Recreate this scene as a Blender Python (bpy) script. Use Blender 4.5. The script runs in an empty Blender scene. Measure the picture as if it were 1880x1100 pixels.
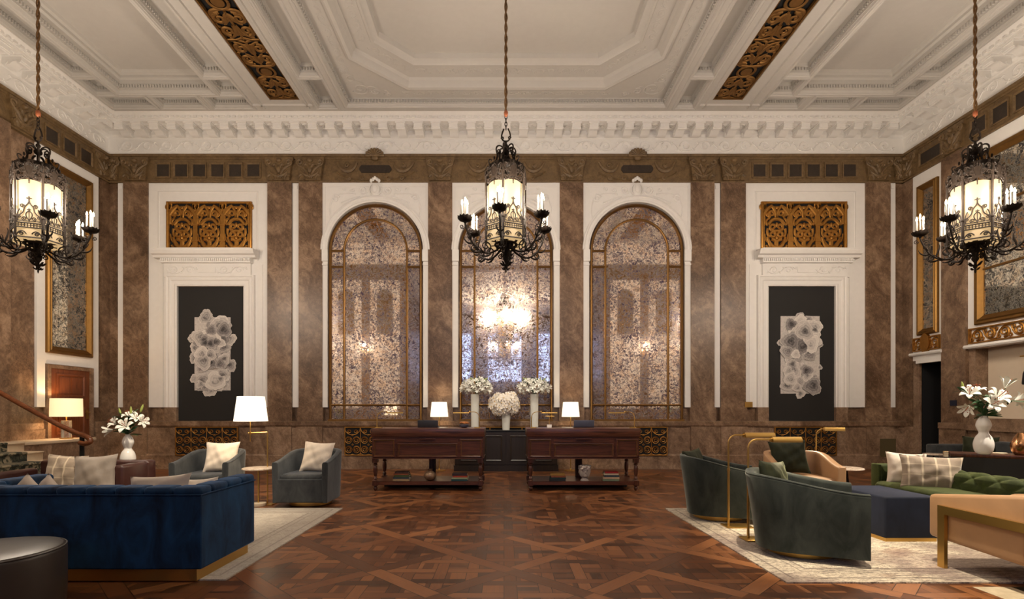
import bpy, bmesh, math, random
from mathutils import Vector, Matrix
PI = math.pi
R = math.radians
rnd = random.Random(11)
SC = bpy.context.scene
COL = SC.collection

# ------------------------------------------------------------------ mesh builder
class MB:
    """collects vertices and faces of ONE mesh object"""
    def __init__(self):
        self.v = []; self.f = []; self.uv = {}; self.M = None
    def add(self, vs, fs):
        o = len(self.v)
        if self.M is not None:
            vs = [tuple(self.M @ Vector(p)) for p in vs]
        self.v.extend([tuple(p) for p in vs])
        self.f.extend([tuple(i + o for i in f) for f in fs])
        return o
    def box(self, x0, x1, y0, y1, z0, z1):
        self.add([(x0,y0,z0),(x1,y0,z0),(x1,y1,z0),(x0,y1,z0),(x0,y0,z1),(x1,y0,z1),(x1,y1,z1),(x0,y1,z1)],
                 [(0,3,2,1),(4,5,6,7),(0,1,5,4),(1,2,6,5),(2,3,7,6),(3,0,4,7)])
        return self
    def boxm(self, mp, a0, a1, b0, b1, c0, c1):
        P = [(a0,b0,c0),(a1,b0,c0),(a1,b1,c0),(a0,b1,c0),(a0,b0,c1),(a1,b0,c1),(a1,b1,c1),(a0,b1,c1)]
        self.add([mp(*p) for p in P], [(0,3,2,1),(4,5,6,7),(0,1,5,4),(1,2,6,5),(2,3,7,6),(3,0,4,7)])
        return self
    def rbox(self, x0, x1, y0, y1, z0, z1, r=0.02, seg=3):
        bm = bmesh.new()
        bmesh.ops.create_cube(bm, size=1.0)
        for v in bm.verts:
            v.co = ((x0+x1)/2 + v.co.x*(x1-x0), (y0+y1)/2 + v.co.y*(y1-y0), (z0+z1)/2 + v.co.z*(z1-z0))
        r = min(r, .499*min(x1-x0, y1-y0, z1-z0))
        bmesh.ops.bevel(bm, geom=bm.edges[:], offset=r, segments=seg, profile=.5, affect='EDGES')
        bm.verts.index_update()
        self.add([v.co[:] for v in bm.verts], [[v.index for v in f.verts] for f in bm.faces])
        bm.free(); return self
    def lathe(self, prof, seg=24, c=(0,0,0), cap=True, sx=1, sy=1):
        n = len(prof); vs = []; fs = []
        for (r, z) in prof:
            for k in range(seg):
                a = 2*PI*k/seg
                vs.append((c[0]+r*math.cos(a)*sx, c[1]+r*math.sin(a)*sy, c[2]+z))
        for i in range(n-1):
            for k in range(seg):
                k2 = (k+1) % seg
                fs.append((i*seg+k, i*seg+k2, (i+1)*seg+k2, (i+1)*seg+k))
        if cap:
            fs.append(tuple(range(seg))[::-1]); fs.append(tuple(range((n-1)*seg, n*seg)))
        self.add(vs, fs); return self
    def tube(self, pts, r, n=6, closed=False, caps=True, flat=1.0, nrm=None):
        """round bar along pts; r number or list; flat squashes it along nrm"""
        P = [Vector(p) for p in pts]; m = len(P)
        if m < 2: return self
        rs = r if isinstance(r, (list, tuple)) else [r]*m
        T = []
        for i in range(m):
            if closed: t = P[(i+1) % m] - P[i-1]
            else: t = P[min(i+1, m-1)] - P[max(i-1, 0)]
            T.append(t.normalized() if t.length > 1e-9 else Vector((0,0,1)))
        if nrm is not None: N = Vector(nrm)
        else:
            N = Vector((0,0,1)) if abs(T[0].z) < .9 else Vector((1,0,0))
        vs = []; fs = []
        for i in range(m):
            if nrm is not None: N = Vector(nrm)
            N = (N - T[i]*N.dot(T[i]))
            N = N.normalized() if N.length > 1e-6 else T[i].orthogonal().normalized()
            B = T[i].cross(N)
            for k in range(n):
                a = 2*PI*(k+.5)/n
                vs.append(P[i] + N*(math.cos(a)*rs[i]*flat) + B*(math.sin(a)*rs[i]))
        mm = m if closed else m-1
        for i in range(mm):
            j = (i+1) % m
            for k in range(n):
                k2 = (k+1) % n
                fs.append((i*n+k, i*n+k2, j*n+k2, j*n+k))
        if caps and not closed:
            fs.append(tuple(range(n))[::-1]); fs.append(tuple(range((m-1)*n, m*n)))
        self.add(vs, fs); return self
    def sweep(self, path, prof, mp, closed=False):
        """profile [(n, c)] swept along a planar path [(a, b)] with mitred corners; mp(a, b, c) -> xyz"""
        m = len(path); q = len(prof); vs = []; fs = []
        for i in range(m):
            p = Vector(path[i])
            if closed: a, b = Vector(path[i-1]), Vector(path[(i+1) % m])
            else: a, b = Vector(path[max(i-1,0)]), Vector(path[min(i+1,m-1)])
            d1 = (p-a); d2 = (b-p)
            if d1.length < 1e-9: d1 = d2
            if d2.length < 1e-9: d2 = d1
            d1.normalize(); d2.normalize()
            n1 = Vector((-d1.y, d1.x)); n2 = Vector((-d2.y, d2.x))
            nn = n1+n2
            nn = nn.normalized() if nn.length > 1e-6 else n1
            k = 1/max(.3, nn.dot(n1))
            for (o, c) in prof:
                w = p + nn*(o*k)
                vs.append(mp(w.x, w.y, c))
        mm = m if closed else m-1
        for i in range(mm):
            j = (i+1) % m
            for k in range(q-1):
                fs.append((i*q+k, i*q+k+1, j*q+k+1, j*q+k))
            fs.append((i*q+q-1, i*q, j*q, j*q+q-1))
        if not closed:
            fs.append(tuple(range(q))); fs.append(tuple(range((m-1)*q, m*q))[::-1])
        self.add(vs, fs); return self
    def prism(self, poly, mp, c0, c1):
        n = len(poly)
        vs = [mp(a, b, c0) for a, b in poly] + [mp(a, b, c1) for a, b in poly]
        fs = [tuple(range(n))[::-1], tuple(range(n, 2*n))]
        for i in range(n):
            j = (i+1) % n
            fs.append((i, j, n+j, n+i))
        self.add(vs, fs); return self
    def ell(self, c, r, seg=12, rings=8):
        vs = []; fs = []
        for i in range(rings+1):
            t = PI*i/rings
            for k in range(seg):
                a = 2*PI*k/seg
                vs.append((c[0]+r[0]*math.sin(t)*math.cos(a), c[1]+r[1]*math.sin(t)*math.sin(a), c[2]-r[2]*math.cos(t)))
        for i in range(rings):
            for k in range(seg):
                k2 = (k+1) % seg
                fs.append((i*seg+k, i*seg+k2, (i+1)*seg+k2, (i+1)*seg+k))
        self.add(vs, fs); return self

def mesh_of(mb, name, smooth=35):
    me = bpy.data.meshes.new(name)
    me.from_pydata(mb.v, [], mb.f)
    bm = bmesh.new(); bm.from_mesh(me)
    bmesh.ops.remove_doubles(bm, verts=bm.verts[:], dist=1e-6)
    bmesh.ops.dissolve_degenerate(bm, dist=1e-7, edges=bm.edges[:])
    bmesh.ops.recalc_face_normals(bm, faces=bm.faces[:])
    bm.to_mesh(me); bm.free()
    if smooth:
        me.polygons.foreach_set('use_smooth', [True]*len(me.polygons))
        me.set_sharp_from_angle(angle=R(smooth))
    me.update()
    return me

def obj(name, mb, mat, parent=None, smooth=35, loc=None, rot=None):
    me = mb if isinstance(mb, bpy.types.Mesh) else mesh_of(mb, name, smooth)
    if not len(me.materials): me.materials.append(mat)
    o = bpy.data.objects.new(name, me); COL.objects.link(o)
    if parent is not None: o.parent = parent
    if loc is not None: o.location = loc
    if rot is not None: o.rotation_euler = rot
    return o

def tag(o, label, cat, group=None):
    o['label'] = label; o['category'] = cat
    if group: o['group'] = group
    return o

def thing(name, label, cat, loc=(0,0,0), rz=0, group=None):
    o = bpy.data.objects.new(name, None); COL.objects.link(o)
    o.empty_display_size = .1
    o.location = loc; o.rotation_euler = (0,0,rz)
    return tag(o, label, cat, group)

def struct(name, mb, mat, parent=None, smooth=35):
    o = obj(name, mb, mat, parent, smooth)
    if parent is None: o['kind'] = 'structure'
    return o

def dup(root, loc=None, rot=None, label=None, cat=None, group=None):
    r = root.copy(); COL.objects.link(r)
    if loc is not None: r.location = loc
    if rot is not None: r.rotation_euler = rot
    if label: r['label'] = label
    if group: r['group'] = group
    for ch in list(root.children):
        c = ch.copy(); COL.objects.link(c); c.parent = r
        for g in list(ch.children):
            d = g.copy(); COL.objects.link(d); d.parent = c
    return r

_tn = [0]
def trim(mb, mat, smooth=35):
    _tn[0] += 1
    return struct('trim_%d' % _tn[0], mb, mat, None, smooth)

# planes of the room: a runs along the wall, b is up, c is how far it stands out into the room
YB, YR, XW = 11.86, 2.96, 9.22
MAPB = lambda a, b, c: (a, YB-c, b)
MAPL = lambda a, b, c: (-XW+c, a, b)
MAPR = lambda a, b, c: (XW-c, a, b)
MAPREAR = lambda a, b, c: (a, YR+c, b)
def MAPC(z): return lambda a, b, c: (a, b, z-c)
def arc(cx, cy, r, a0, a1, n):
    return [(cx+r*math.cos(a0+(a1-a0)*i/n), cy+r*math.sin(a0+(a1-a0)*i/n)) for i in range(n+1)]
def spiral(cx, cy, r0, r1, a0, turns, n=18):
    """from radius r0 at angle a0 winding in to r1"""
    return [(cx+(r0+(r1-r0)*i/n)*math.cos(a0+turns*2*PI*i/n), cy+(r0+(r1-r0)*i/n)*math.sin(a0+turns*2*PI*i/n)) for i in range(n+1)]
def bez(p0, p1, p2, p3, n=10):
    o = []
    for i in range(n+1):
        t = i/n; s = 1-t
        o.append(tuple(s*s*s*a+3*s*s*t*b+3*s*t*t*c+t*t*t*d for a, b, c, d in zip(p0,p1,p2,p3)))
    return o
def catmull(P, n=6):
    P = [Vector(p) for p in P]; out = []
    for i in range(len(P)-1):
        p0 = P[max(i-1,0)]; p1 = P[i]; p2 = P[i+1]; p3 = P[min(i+2,len(P)-1)]
        for k in range(n):
            t = k/n
            out.append(.5*((2*p1)+(p2-p0)*t+(2*p0-5*p1+4*p2-p3)*t*t+(3*p1-p0-3*p2+p3)*t**3))
    out.append(P[-1]); return [tuple(p) for p in out]
def to3(pts, mp, c): return [mp(a, b, c) for a, b in pts]
def rect(a0, a1, b0, b1): return [(a0,b0),(a1,b0),(a1,b1),(a0,b1)]

# ------------------------------------------------------------------ node helper
class X:
    """a socket with arithmetic"""
    def __init__(s, t, k): s.t = t; s.k = k
    def _m(s, op, *o):
        n = s.t.nodes.new('ShaderNodeMath'); n.operation = op
        for i, q in enumerate((s,)+o):
            if isinstance(q, X): s.t.links.new(q.k, n.inputs[i])
            else: n.inputs[i].default_value = q
        return X(s.t, n.outputs[0])
    def __add__(s, o): return s._m('ADD', o)
    def __sub__(s, o): return s._m('SUBTRACT', o)
    def __mul__(s, o): return s._m('MULTIPLY', o)
    def __truediv__(s, o): return s._m('DIVIDE', o)
    __radd__ = __add__; __rmul__ = __mul__
    def rsub(s, o): return (s*-1)+o
    def floor(s): return s._m('FLOOR')
    def abs(s): return s._m('ABSOLUTE')
    def lt(s, o): return s._m('LESS_THAN', o)
    def gt(s, o): return s._m('GREATER_THAN', o)
    def min(s, o): return s._m('MINIMUM', o)
    def max(s, o): return s._m('MAXIMUM', o)
    def mod(s, o): return s._m('FLOORED_MODULO', o)
    def pow(s, o): return s._m('POWER', o)
    def sin(s): return s._m('SINE')
    def clamp(s): return s.max(0.0).min(1.0)
    def step(s, a, b):
        return ((s-a)/(b-a)).clamp()

class Mat:
    def __init__(s, name):
        s.m = bpy.data.materials.new(name); s.m.use_nodes = True
        s.t = s.m.node_tree; s.b = s.t.nodes['Principled BSDF']
        s.out = s.t.nodes['Material Output']
    def n(s, k): return s.t.nodes.new(k)
    def lk(s, a, b): s.t.links.new(a.k if isinstance(a, X) else a, b)
    def val(s, **kw):
        for k, v in kw.items(): s.b.inputs[k.replace('_', ' ')].default_value = v
        return s
    def pos(s, kind='Position'):
        if kind == 'Position': o = s.n('ShaderNodeNewGeometry').outputs['Position']
        else: o = s.n('ShaderNodeTexCoord').outputs[kind]
        sp = s.n('ShaderNodeSeparateXYZ'); s.lk(o, sp.inputs[0])
        return o, X(s.t, sp.outputs[0]), X(s.t, sp.outputs[1]), X(s.t, sp.outputs[2])
    def vec(s, x, y, z):
        c = s.n('ShaderNodeCombineXYZ')
        for i, q in enumerate((x, y, z)):
            if isinstance(q, X): s.lk(q, c.inputs[i])
            else: c.inputs[i].default_value = q
        return c.outputs[0]
    def noise(s, v, scale=5, detail=4, rough=.55, dist=0):
        n = s.n('ShaderNodeTexNoise'); s.lk(v, n.inputs['Vector'])
        n.inputs['Scale'].default_value = scale; n.inputs['Detail'].default_value = detail
        n.inputs['Roughness'].default_value = rough; n.inputs['Distortion'].default_value = dist
        return X(s.t, n.outputs['Fac'])
    def white(s, v):
        n = s.n('ShaderNodeTexWhiteNoise'); s.lk(v, n.inputs['Vector'])
        return X(s.t, n.outputs['Value'])
    def ramp(s, f, stops):
        n = s.n('ShaderNodeValToRGB'); s.lk(f, n.inputs[0])
        e = n.color_ramp.elements
        while len(e) < len(stops): e.new(.5)
        for i, (p, c) in enumerate(stops):
            e[i].position = p; e[i].color = (*c, 1)
        return n.outputs[0]
    def mix(s, f, a, b, mode='MIX'):
        n = s.n('ShaderNodeMix'); n.data_type = 'RGBA'; n.blend_type = mode
        if isinstance(f, X): s.lk(f, n.inputs[0])
        else: n.inputs[0].default_value = f
        for i, q in ((6, a), (7, b)):
            if isinstance(q, tuple): n.inputs[i].default_value = (*q, 1)
            else: s.lk(q, n.inputs[i])
        return n.outputs[2]
    def sel(s, f, a, b):
        """a when f=0, b when f=1 (numbers)"""
        fa = a if isinstance(a, X) else None
        return (b-a)*f + a if isinstance(b, X) else (f*b) + (f.rsub(1.0)*a)
    def col(s, c):
        if isinstance(c, tuple): s.b.inputs['Base Color'].default_value = (*c, 1)
        else: s.lk(c, s.b.inputs['Base Color'])
        return s
    def bump(s, h, strength=.3, dist=.01):
        n = s.n('ShaderNodeBump'); s.lk(h, n.inputs['Height'])
        n.inputs['Strength'].default_value = strength; n.inputs['Distance'].default_value = dist
        s.lk(n.outputs[0], s.b.inputs['Normal']); return s
# ------------------------------------------------------------------ materials
def plain(name, c, rough=.5, metal=0, var=.12, scale=30, bump=0, kind='Object', **kw):
    m = Mat(name); o, x, y, z = m.pos(kind)
    f = m.noise(o, scale, 3)
    m.col(m.mix(f, tuple(q*(1-var) for q in c), tuple(min(1, q*(1+var)) for q in c)))
    m.val(Roughness=rough, Metallic=metal, **kw)
    if bump: m.bump(f, bump, .004)
    return m.m

def marble(name, dark, mid, light, scale=1.0, rough=.38):
    m = Mat(name); o, x, y, z = m.pos()
    v = m.vec(x, y, z*.85 + x*.25)
    n1 = m.noise(v, 1.1*scale, 7, .62, 1.6)
    n2 = m.noise(v, 4.2*scale, 8, .68, 2.2)
    n3 = m.noise(v, 30*scale, 4, .7)
    base = m.ramp(n1*.53+n2*.41+n3*.06, [(.385, dark), (.5, mid), (.62, light)])
    vein = ((m.noise(v, 2.3*scale, 6, .6, 2.8)-.5).abs()).step(.012, .0)
    c = m.mix(vein*.6, base, tuple(q*.45 for q in dark))
    vein2 = ((m.noise(v, 5.1*scale, 5, .6, 2.0)-.52).abs()).step(.008, .0)
    c = m.mix(vein2*.5, c, tuple(min(1, q*1.6) for q in light))
    m.col(c); m.val(Roughness=rough, Specular_IOR_Level=.45)
    m.bump(n2, .03, .004)
    return m.m

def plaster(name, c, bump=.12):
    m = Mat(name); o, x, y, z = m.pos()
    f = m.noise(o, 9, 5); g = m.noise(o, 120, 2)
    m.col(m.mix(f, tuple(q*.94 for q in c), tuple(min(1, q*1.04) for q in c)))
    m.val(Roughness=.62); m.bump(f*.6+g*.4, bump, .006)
    return m.m

def carved(name, dark, light):
    """carved brown stone: worn high spots over a dark ground"""
    m = Mat(name); o, x, y, z = m.pos()
    f = m.noise(o, 5, 6, .6, 1.0); g = m.noise(o, 22, 5, .65, .8)
    m.col(m.ramp(f*.5+g*.5, [(.3, dark), (.7, light)])); m.val(Roughness=.5)
    m.bump(g, .35, .012); return m.m

def wood(name, dark, light, rough=.33, axis='X', scale=1.0):
    m = Mat(name); o, x, y, z = m.pos('Object')
    sx, sy, sz = {'X': (1.5, 22, 22), 'Y': (22, 1.5, 22), 'Z': (22, 22, 1.5)}[axis]
    v = m.vec(x*sx*scale, y*sy*scale, z*sz*scale)
    f = m.noise(v, 1.6, 6, .6, .8)
    m.col(m.ramp(f, [(.3, dark), (.72, light)])); m.val(Roughness=rough)
    m.bump(f, .08, .002); return m.m

def velvet(name, c, c2, sheen=.6, tint=(1,1,1), scale=5, rough=.75):
    m = Mat(name); o, x, y, z = m.pos('Object')
    f = m.noise(m.vec(x*1.6, y*1.6, z*.8), scale, 5, .62, .6); g = m.noise(o, 260, 2)
    m.col(m.ramp(f, [(.32, c), (.68, c2)]))
    m.val(Roughness=rough, Sheen_Weight=sheen, Sheen_Roughness=.35, Specular_IOR_Level=.25)
    m.b.inputs['Sheen Tint'].default_value = (*tint, 1)
    m.bump(f*.7+g*.3, .16, .006); return m.m

def weave(name, c, rough=.85, var=.14, scale=230):
    m = Mat(name); o, x, y, z = m.pos('Object')
    a = (x*scale*6.28).sin(); b = (z*scale*6.28).sin()
    f = m.noise(o, 14, 4); h = (a+b)*.05+f
    m.col(m.mix(h.clamp(), tuple(q*(1-var) for q in c), tuple(min(1, q*(1+var)) for q in c)))
    m.val(Roughness=rough, Sheen_Weight=.15); m.bump(h, .15, .002); return m.m

def plaid(name, ground, mid, line, pitch=.125):
    m = Mat(name); o, x, y, z = m.pos('Object')
    fx = ((x+1.03)/pitch).mod(1.0); fz = ((z+1.02)/pitch).mod(1.0)
    lx = (fx-.5).abs().lt(.075); lz = (fz-.5).abs().lt(.05)
    f = m.noise(m.vec(x*60, y*60, z*260), 1.0, 3)
    c = m.mix(f, tuple(q*.78 for q in ground), tuple(min(1, q*1.18) for q in ground))
    c = m.mix(lz*.45, c, line); c = m.mix(lx*.8, c, line)
    m.col(c); m.val(Roughness=.9, Sheen_Weight=.2); m.bump(f, .2, .002); return m.m

def emit(name, c, s, base=(.8,.7,.55), sample=True):
    m = Mat(name); m.col(base); m.val(Roughness=.6, Emission_Strength=s)
    m.b.inputs['Emission Color'].default_value = (*c, 1)
    if not sample: m.m.cycles.emission_sampling = 'NONE'
    return m.m

def metal(name, c, rough=.3, var=.1, scale=12, rv=.2):
    m = Mat(name); o, x, y, z = m.pos('Object'); f = m.noise(o, scale, 4)
    m.col(m.mix(f, tuple(q*(1-var) for q in c), tuple(min(1, q*(1+var)) for q in c)))
    m.val(Metallic=1.0); m.lk(f*rv+(rough-rv/2), m.b.inputs['Roughness']); return m.m

def antique_mirror(name, c, foxc, amount=.5, scale=1.0, rough=.015):
    """silvered glass gone patchy: small dark flecks in the silver"""
    m = Mat(name); o, x, y, z = m.pos()
    v = m.vec(x, y, z)
    a = m.noise(v, 17*scale, 5, .75, .6); b = m.noise(v, 46*scale, 4, .7, 1.0); d = m.noise(v, 2.2*scale, 3)
    k = a*.5+b*.42+d*.16
    f = k.step(amount+.05, amount-.05)
    warm = m.noise(v, 9*scale, 4, .6)
    cc = m.mix(warm.step(.42, .66), c, tuple(q*w for q, w in zip(c, (.93, .80, .68))))
    m.col(m.mix(f, cc, foxc)); m.lk(f*-.75+1.0, m.b.inputs['Metallic']); m.val(Specular_IOR_Level=.08)
    m.lk(f*.3+rough, m.b.inputs['Roughness']); return m.m

def parquet():
    m = Mat('parquet'); o, x, y, z = m.pos()
    s = .806; q = .70711
    yy = y-4.30; xx = x-.0
    u = (xx+yy)*q; v = (xx-yy)*q
    cu = (u/s).floor(); cv = (v/s).floor()
    fu = u-cu*s; fv = v-cv*s
    du = fu.min(fu.rsub(s)); dv = fv.min(fv.rsub(s))
    W = .070
    bu = du.lt(W); bv = dv.lt(W)
    ru = (u/s+.5).floor(); rv = (v/s+.5).floor()
    a = fu-s/2; b = fv-s/2
    lx = (a+b)*q; ly = (a-b)*q
    p = .262; hw = .049
    ix = (lx/p+.5).floor(); iy = (ly/p+.5).floor()
    ex = (lx-ix*p).abs(); ey = (ly-iy*p).abs()
    mv = ex.lt(hw); mh = ey.lt(hw)
    par = (ix+iy).mod(2.0)
    sv = mv*(mh*par).rsub(1.0)
    sh = mh*sv.rsub(1.0)
    qx = (lx/p).floor(); qy = (ly/p).floor()
    sqp = (qx+qy).mod(2.0)
    # identity of the plank
    idu = m.white(m.vec(ru, cv, 3.1)); idv = m.white(m.vec(cu, rv, 7.7))
    cell = cu*13.0+cv*7.0
    idsv = m.white(m.vec(ix+cell, (ly/p).floor()*sh.rsub(1.0)*0.0+cell, 1.3))
    idsh = m.white(m.vec(iy+cell, cell+5.0, 2.3))
    half = ((sqp*(lx-ly)+ly)/.0875).floor()
    idq = m.white(m.vec(qx+cell*3.0, qy+cell, 9.1+half*0.37))
    tone = m.sel(sv, m.sel(sh, idq, idsh), idsv)
    tone = m.sel(bv, tone, idv); tone = m.sel(bu, tone, idu)
    # grain: along / across of each plank
    al_in = m.sel(sv, m.sel(sh, m.sel(sqp, x, y), x), y); ac_in = m.sel(sv, m.sel(sh, m.sel(sqp, y, x), y), x)
    al = m.sel(bu, m.sel(bv, al_in, u), v); ac = m.sel(bu, m.sel(bv, ac_in, v), u)
    g = m.noise(m.vec(ac*34.0, al*2.6, tone*40.0), 1.5, 6, .65, .7)
    big = m.noise(o, .9, 3)
    t = tone*.40+g*.42+big*.10+bu.max(bv)*.07
    c = m.ramp(t, [(.2, (.034,.013,.0055)), (.5, (.135,.046,.0145)), (.8, (.31,.125,.044))])
    seam = (du-W).abs().lt(.0028).max((dv-W).abs().lt(.0028)*bu.rsub(1.0))
    inside = bu.max(bv).rsub(1.0)
    s2 = ((ex-hw).abs().lt(.0024)*(mh*par).rsub(1.0)).max((ey-hw).abs().lt(.0024)*(mv*par.rsub(1.0)).rsub(1.0))
    seam = seam.max(s2*inside)
    c = m.mix(seam*.9, c, (.005,.0025,.0012))
    m.col(c); m.lk(g*.25+.24+tone*.08, m.b.inputs['Roughness'])
    m.val(Specular_IOR_Level=.42); m.bump(g*.5-seam, .12, .003)
    return m.m

def rugmat(name, ground, lines, spot, x0, x1, y0, y1, scale=1.0, hatch=False):
    m = Mat(name); o, x, y, z = m.pos()
    n = m.noise(o, 7*scale, 6, .7, 1.6); k = m.noise(o, 2.0, 3); w = m.noise(m.vec(x*1.0, y*6.0, z), 9, 5, .7, 1.0)
    edge = (x-x0).min((x-x1)*-1.0).min((y-y0).min((y-y1)*-1.0))
    bord = edge.lt(.34)
    l1 = (edge-.34).abs().lt(.012).max((edge-.10).abs().lt(.010)).max((edge-.27).abs().lt(.006))
    vein = (n-.5).abs().step(.035, .0)
    c = m.mix(m.noise(o, 60, 3), tuple(q*.8 for q in ground), tuple(min(1, q*1.15) for q in ground))
    c = m.mix(vein*.55, c, lines)
    c = m.mix((w.step(.50, .60))*(.8 if hatch else .3), c, lines)
    c = m.mix(k.step(.56, .68)*.45, c, spot)
    if hatch:
        k2 = m.noise(m.vec(x*.8, y*1.3, z+3.0), 1.1, 3); hs = m.noise(m.vec(x*9.0, y*40.0, z), 2.0, 4, .7, .6)
        c = m.mix(k2.step(.50, .60)*.65, c, (.20,.13,.115)); c = m.mix(hs.step(.56, .62)*.7, c, (.07,.05,.045))
    c = m.mix(bord*.25, c, lines); c = m.mix(l1*.6, c, lines)
    m.col(c); m.val(Roughness=.95, Sheen_Weight=.2, Specular_IOR_Level=.1)
    m.bump(m.noise(o, 220, 2), .4, .006); return m.m

def artprint(name):
    """grey printed petals: UV.x = distance from the petal's eye, UV.y = its own tone"""
    m = Mat(name); tc = m.n('ShaderNodeUVMap'); sp = m.n('ShaderNodeSeparateXYZ'); m.lk(tc.outputs[0], sp.inputs[0])
    r = X(m.t, sp.outputs[0]); t = X(m.t, sp.outputs[1]); o, x, y, z = m.pos()
    n = m.noise(o, 24, 6, .75, .8); w = m.noise(o, 7, 3)
    fan = ((r*22.0+n*9.0).sin())*.07
    dark = r.step(.55, .05)*(w.step(.42, .6))
    v = (n*.55+t*.62+fan+r.pow(3.0)*.30-dark*.42-.03).clamp()
    m.col(m.ramp(v, [(.06, (.05,.046,.048)), (.36, (.20,.185,.185)), (.66, (.52,.485,.46)), (1, (.78,.74,.69))]))
    m.val(Roughness=.7); return m.m

M = {}
M['marble'] = marble('brown_marble', (.080,.045,.025), (.165,.099,.059), (.315,.209,.134))
M['marble2'] = marble('brown_marble_dado', (.105,.062,.036), (.205,.129,.081), (.345,.238,.16), 1.25)
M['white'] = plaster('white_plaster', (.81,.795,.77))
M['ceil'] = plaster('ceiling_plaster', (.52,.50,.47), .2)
M['frieze'] = carved('carved_brown_stone', (.06,.036,.014), (.23,.145,.065))
M['friezedark'] = carved('dark_stone_inset', (.012,.008,.005), (.045,.028,.017))
M['gold'] = metal('gilt_bronze', (.42,.21,.052), .48, .3, 16)
M['goldceil'] = metal('aged_gilt', (.27,.145,.05), .62, .35, 12)
M['bronze'] = metal('bronze_frame', (.24,.13,.045), .45, .2, 8)
M['goldframe'] = metal('gilt_frame', (.25,.135,.042), .5, .3, 14)
M['brass'] = metal('brushed_brass', (.60,.38,.115), .36, .05, 4, .05)
M['iron'] = plain('wrought_iron', (.012,.008,.0055), .6, 0, .6, 40, .3, 'Object', Specular_IOR_Level=.12)
M['black'] = plain('flat_black', (.004,.004,.0045), .9, 0, .2, 8)  # black objects, and the painted darkness of the passage
M['blackpaint'] = plain('black_paint', (.0105,.0098,.0095), .75, 0, .15, 6)
M['mirror'] = antique_mirror('antique_mirror', (.95,.83,.74), (.04,.026,.062), .525)
M['mirror2'] = antique_mirror('antique_side_mirror', (.74,.70,.60), (.03,.03,.033), .54, .8)
M['floor'] = parquet()
M['desk'] = wood('mahogany', (.036,.011,.006), (.15,.048,.024), .3, 'X')
M['deskleg'] = wood('mahogany_turned', (.03,.010,.006), (.11,.036,.019), .28, 'Z')
M['credenza'] = wood('ebonised_wood', (.010,.0075,.006), (.028,.019,.014), .35, 'Z')
M['doorwood'] = wood('door_mahogany', (.085,.022,.008), (.20,.062,.022), .35, 'Z')
M['rail'] = wood('handrail_wood', (.10,.03,.011), (.22,.075,.028), .25, 'X')
M['blue'] = velvet('blue_velvet', (.0008,.005,.017), (.007,.042,.108), .42, (.14,.36,.8), 3.0)
M['navy'] = velvet('navy_velvet', (.0055,.0075,.0155), (.010,.014,.028), .28, (.35,.42,.7), 4)
M['greyvel'] = velvet('charcoal_velvet', (.022,.025,.028), (.052,.055,.057), .45, (.7,.75,.8), 5)
M['darkgreen'] = velvet('bottle_green_velvet', (.013,.0175,.0145), (.040,.047,.040), .45, (.78,.82,.72), 4)
M['green'] = velvet('moss_velvet', (.014,.023,.004), (.043,.058,.010), .5, (.75,.8,.35), 5)
M['greenpil'] = velvet('forest_cushion', (.008,.011,.004), (.022,.025,.009), .22, (.6,.65,.4), 8)
M['tan'] = plain('tan_leather', (.39,.225,.112), .42, 0, .14, 7, .12)
M['brownleather'] = plain('oxblood_leather', (.045,.016,.013), .3, 0, .3, 9, .3)
M['pouf'] = plain('dark_hide', (.035,.027,.022), .36, 0, .25, 7, .3)
M['cream'] = weave('cream_linen', (.66,.57,.47))
M['linen'] = weave('oatmeal_linen', (.46,.385,.31), .85, .12, 200)
M['taupe'] = weave('taupe_silk', (.24,.20,.165), .55, .2, 150)
M['plaid'] = plaid('plaid_wool', (.30,.235,.175), (.2,.16,.13), (.60,.50,.36))
M['creamwall'] = plaster('cream_wall', (.62,.52,.40), .05)
M['china'] = plain('white_glaze', (.82,.79,.75), .08, 0, .02, 5)
M['glassvase'] = plain('frosted_glass_vase', (.62,.62,.57), .12, 0, .06, 12)
M['copper'] = metal('hammered_copper', (.52,.27,.13), .22, .45, 55)
M['petal'] = plain('lily_petal', (.84,.84,.76), .5, 0, .05, 30, 0, 'Object', Subsurface_Weight=.0)
M['petalwarm'] = plain('cream_petal', (.84,.79,.66), .5, 0, .08, 30)
M['orchid'] = plain('orchid_petal', (.84,.78,.69), .5, 0, .06, 40)
M['eye'] = plain('orchid_eye', (.75,.48,.08), .5, 0, .2, 60)
M['anther'] = plain('rust_anther', (.28,.055,.012), .6, 0, .2, 60)
M['leaf'] = plain('lily_leaf', (.018,.065,.015), .4, 0, .35, 20)
M['budgreen'] = plain('lily_bud', (.40,.48,.12), .5, 0, .2, 20)
M['wax'] = plain('candle_wax', (.30,.285,.25), .5, 0, .04, 30)
M['flame'] = emit('candle_bulb', (1, .70, .34), 55, sample=False)
M['lantern'] = emit('lantern_glass', (1, .66, .31), .52, (.07,.055,.035), False)
M['shade'] = emit('lamp_shade_lit', (1, .86, .64), 1.15, (.8,.76,.68), False)
M['shadewarm'] = emit('warm_shade_lit', (1, .72, .38), .85, (.8,.7,.5), False)
M['rope'] = plain('bronze_rope', (.16,.085,.03), .5, .4, .4, 50)
M['redcap'] = plain('red_wood_cap', (.22,.06,.02), .5)
M['stone'] = plain('pale_step_stone', (.55,.44,.31), .5, 0, .15, 10, .1)
M['screen'] = plain('slate_screen', (.035,.036,.042), .4)
M['screenblue'] = plain('blue_grey_screen', (.085,.095,.135), .4)
M['marbletop'] = marble('pale_marble_top', (.36,.26,.19), (.58,.47,.37), (.72,.62,.52), 6, .2)
M['crystal'] = Mat('crystal').val(Roughness=.03, Transmission_Weight=.9, IOR=1.45).m
M['paper'] = plain('book_pages', (.62,.55,.42), .8, 0, .2, 120)
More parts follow.
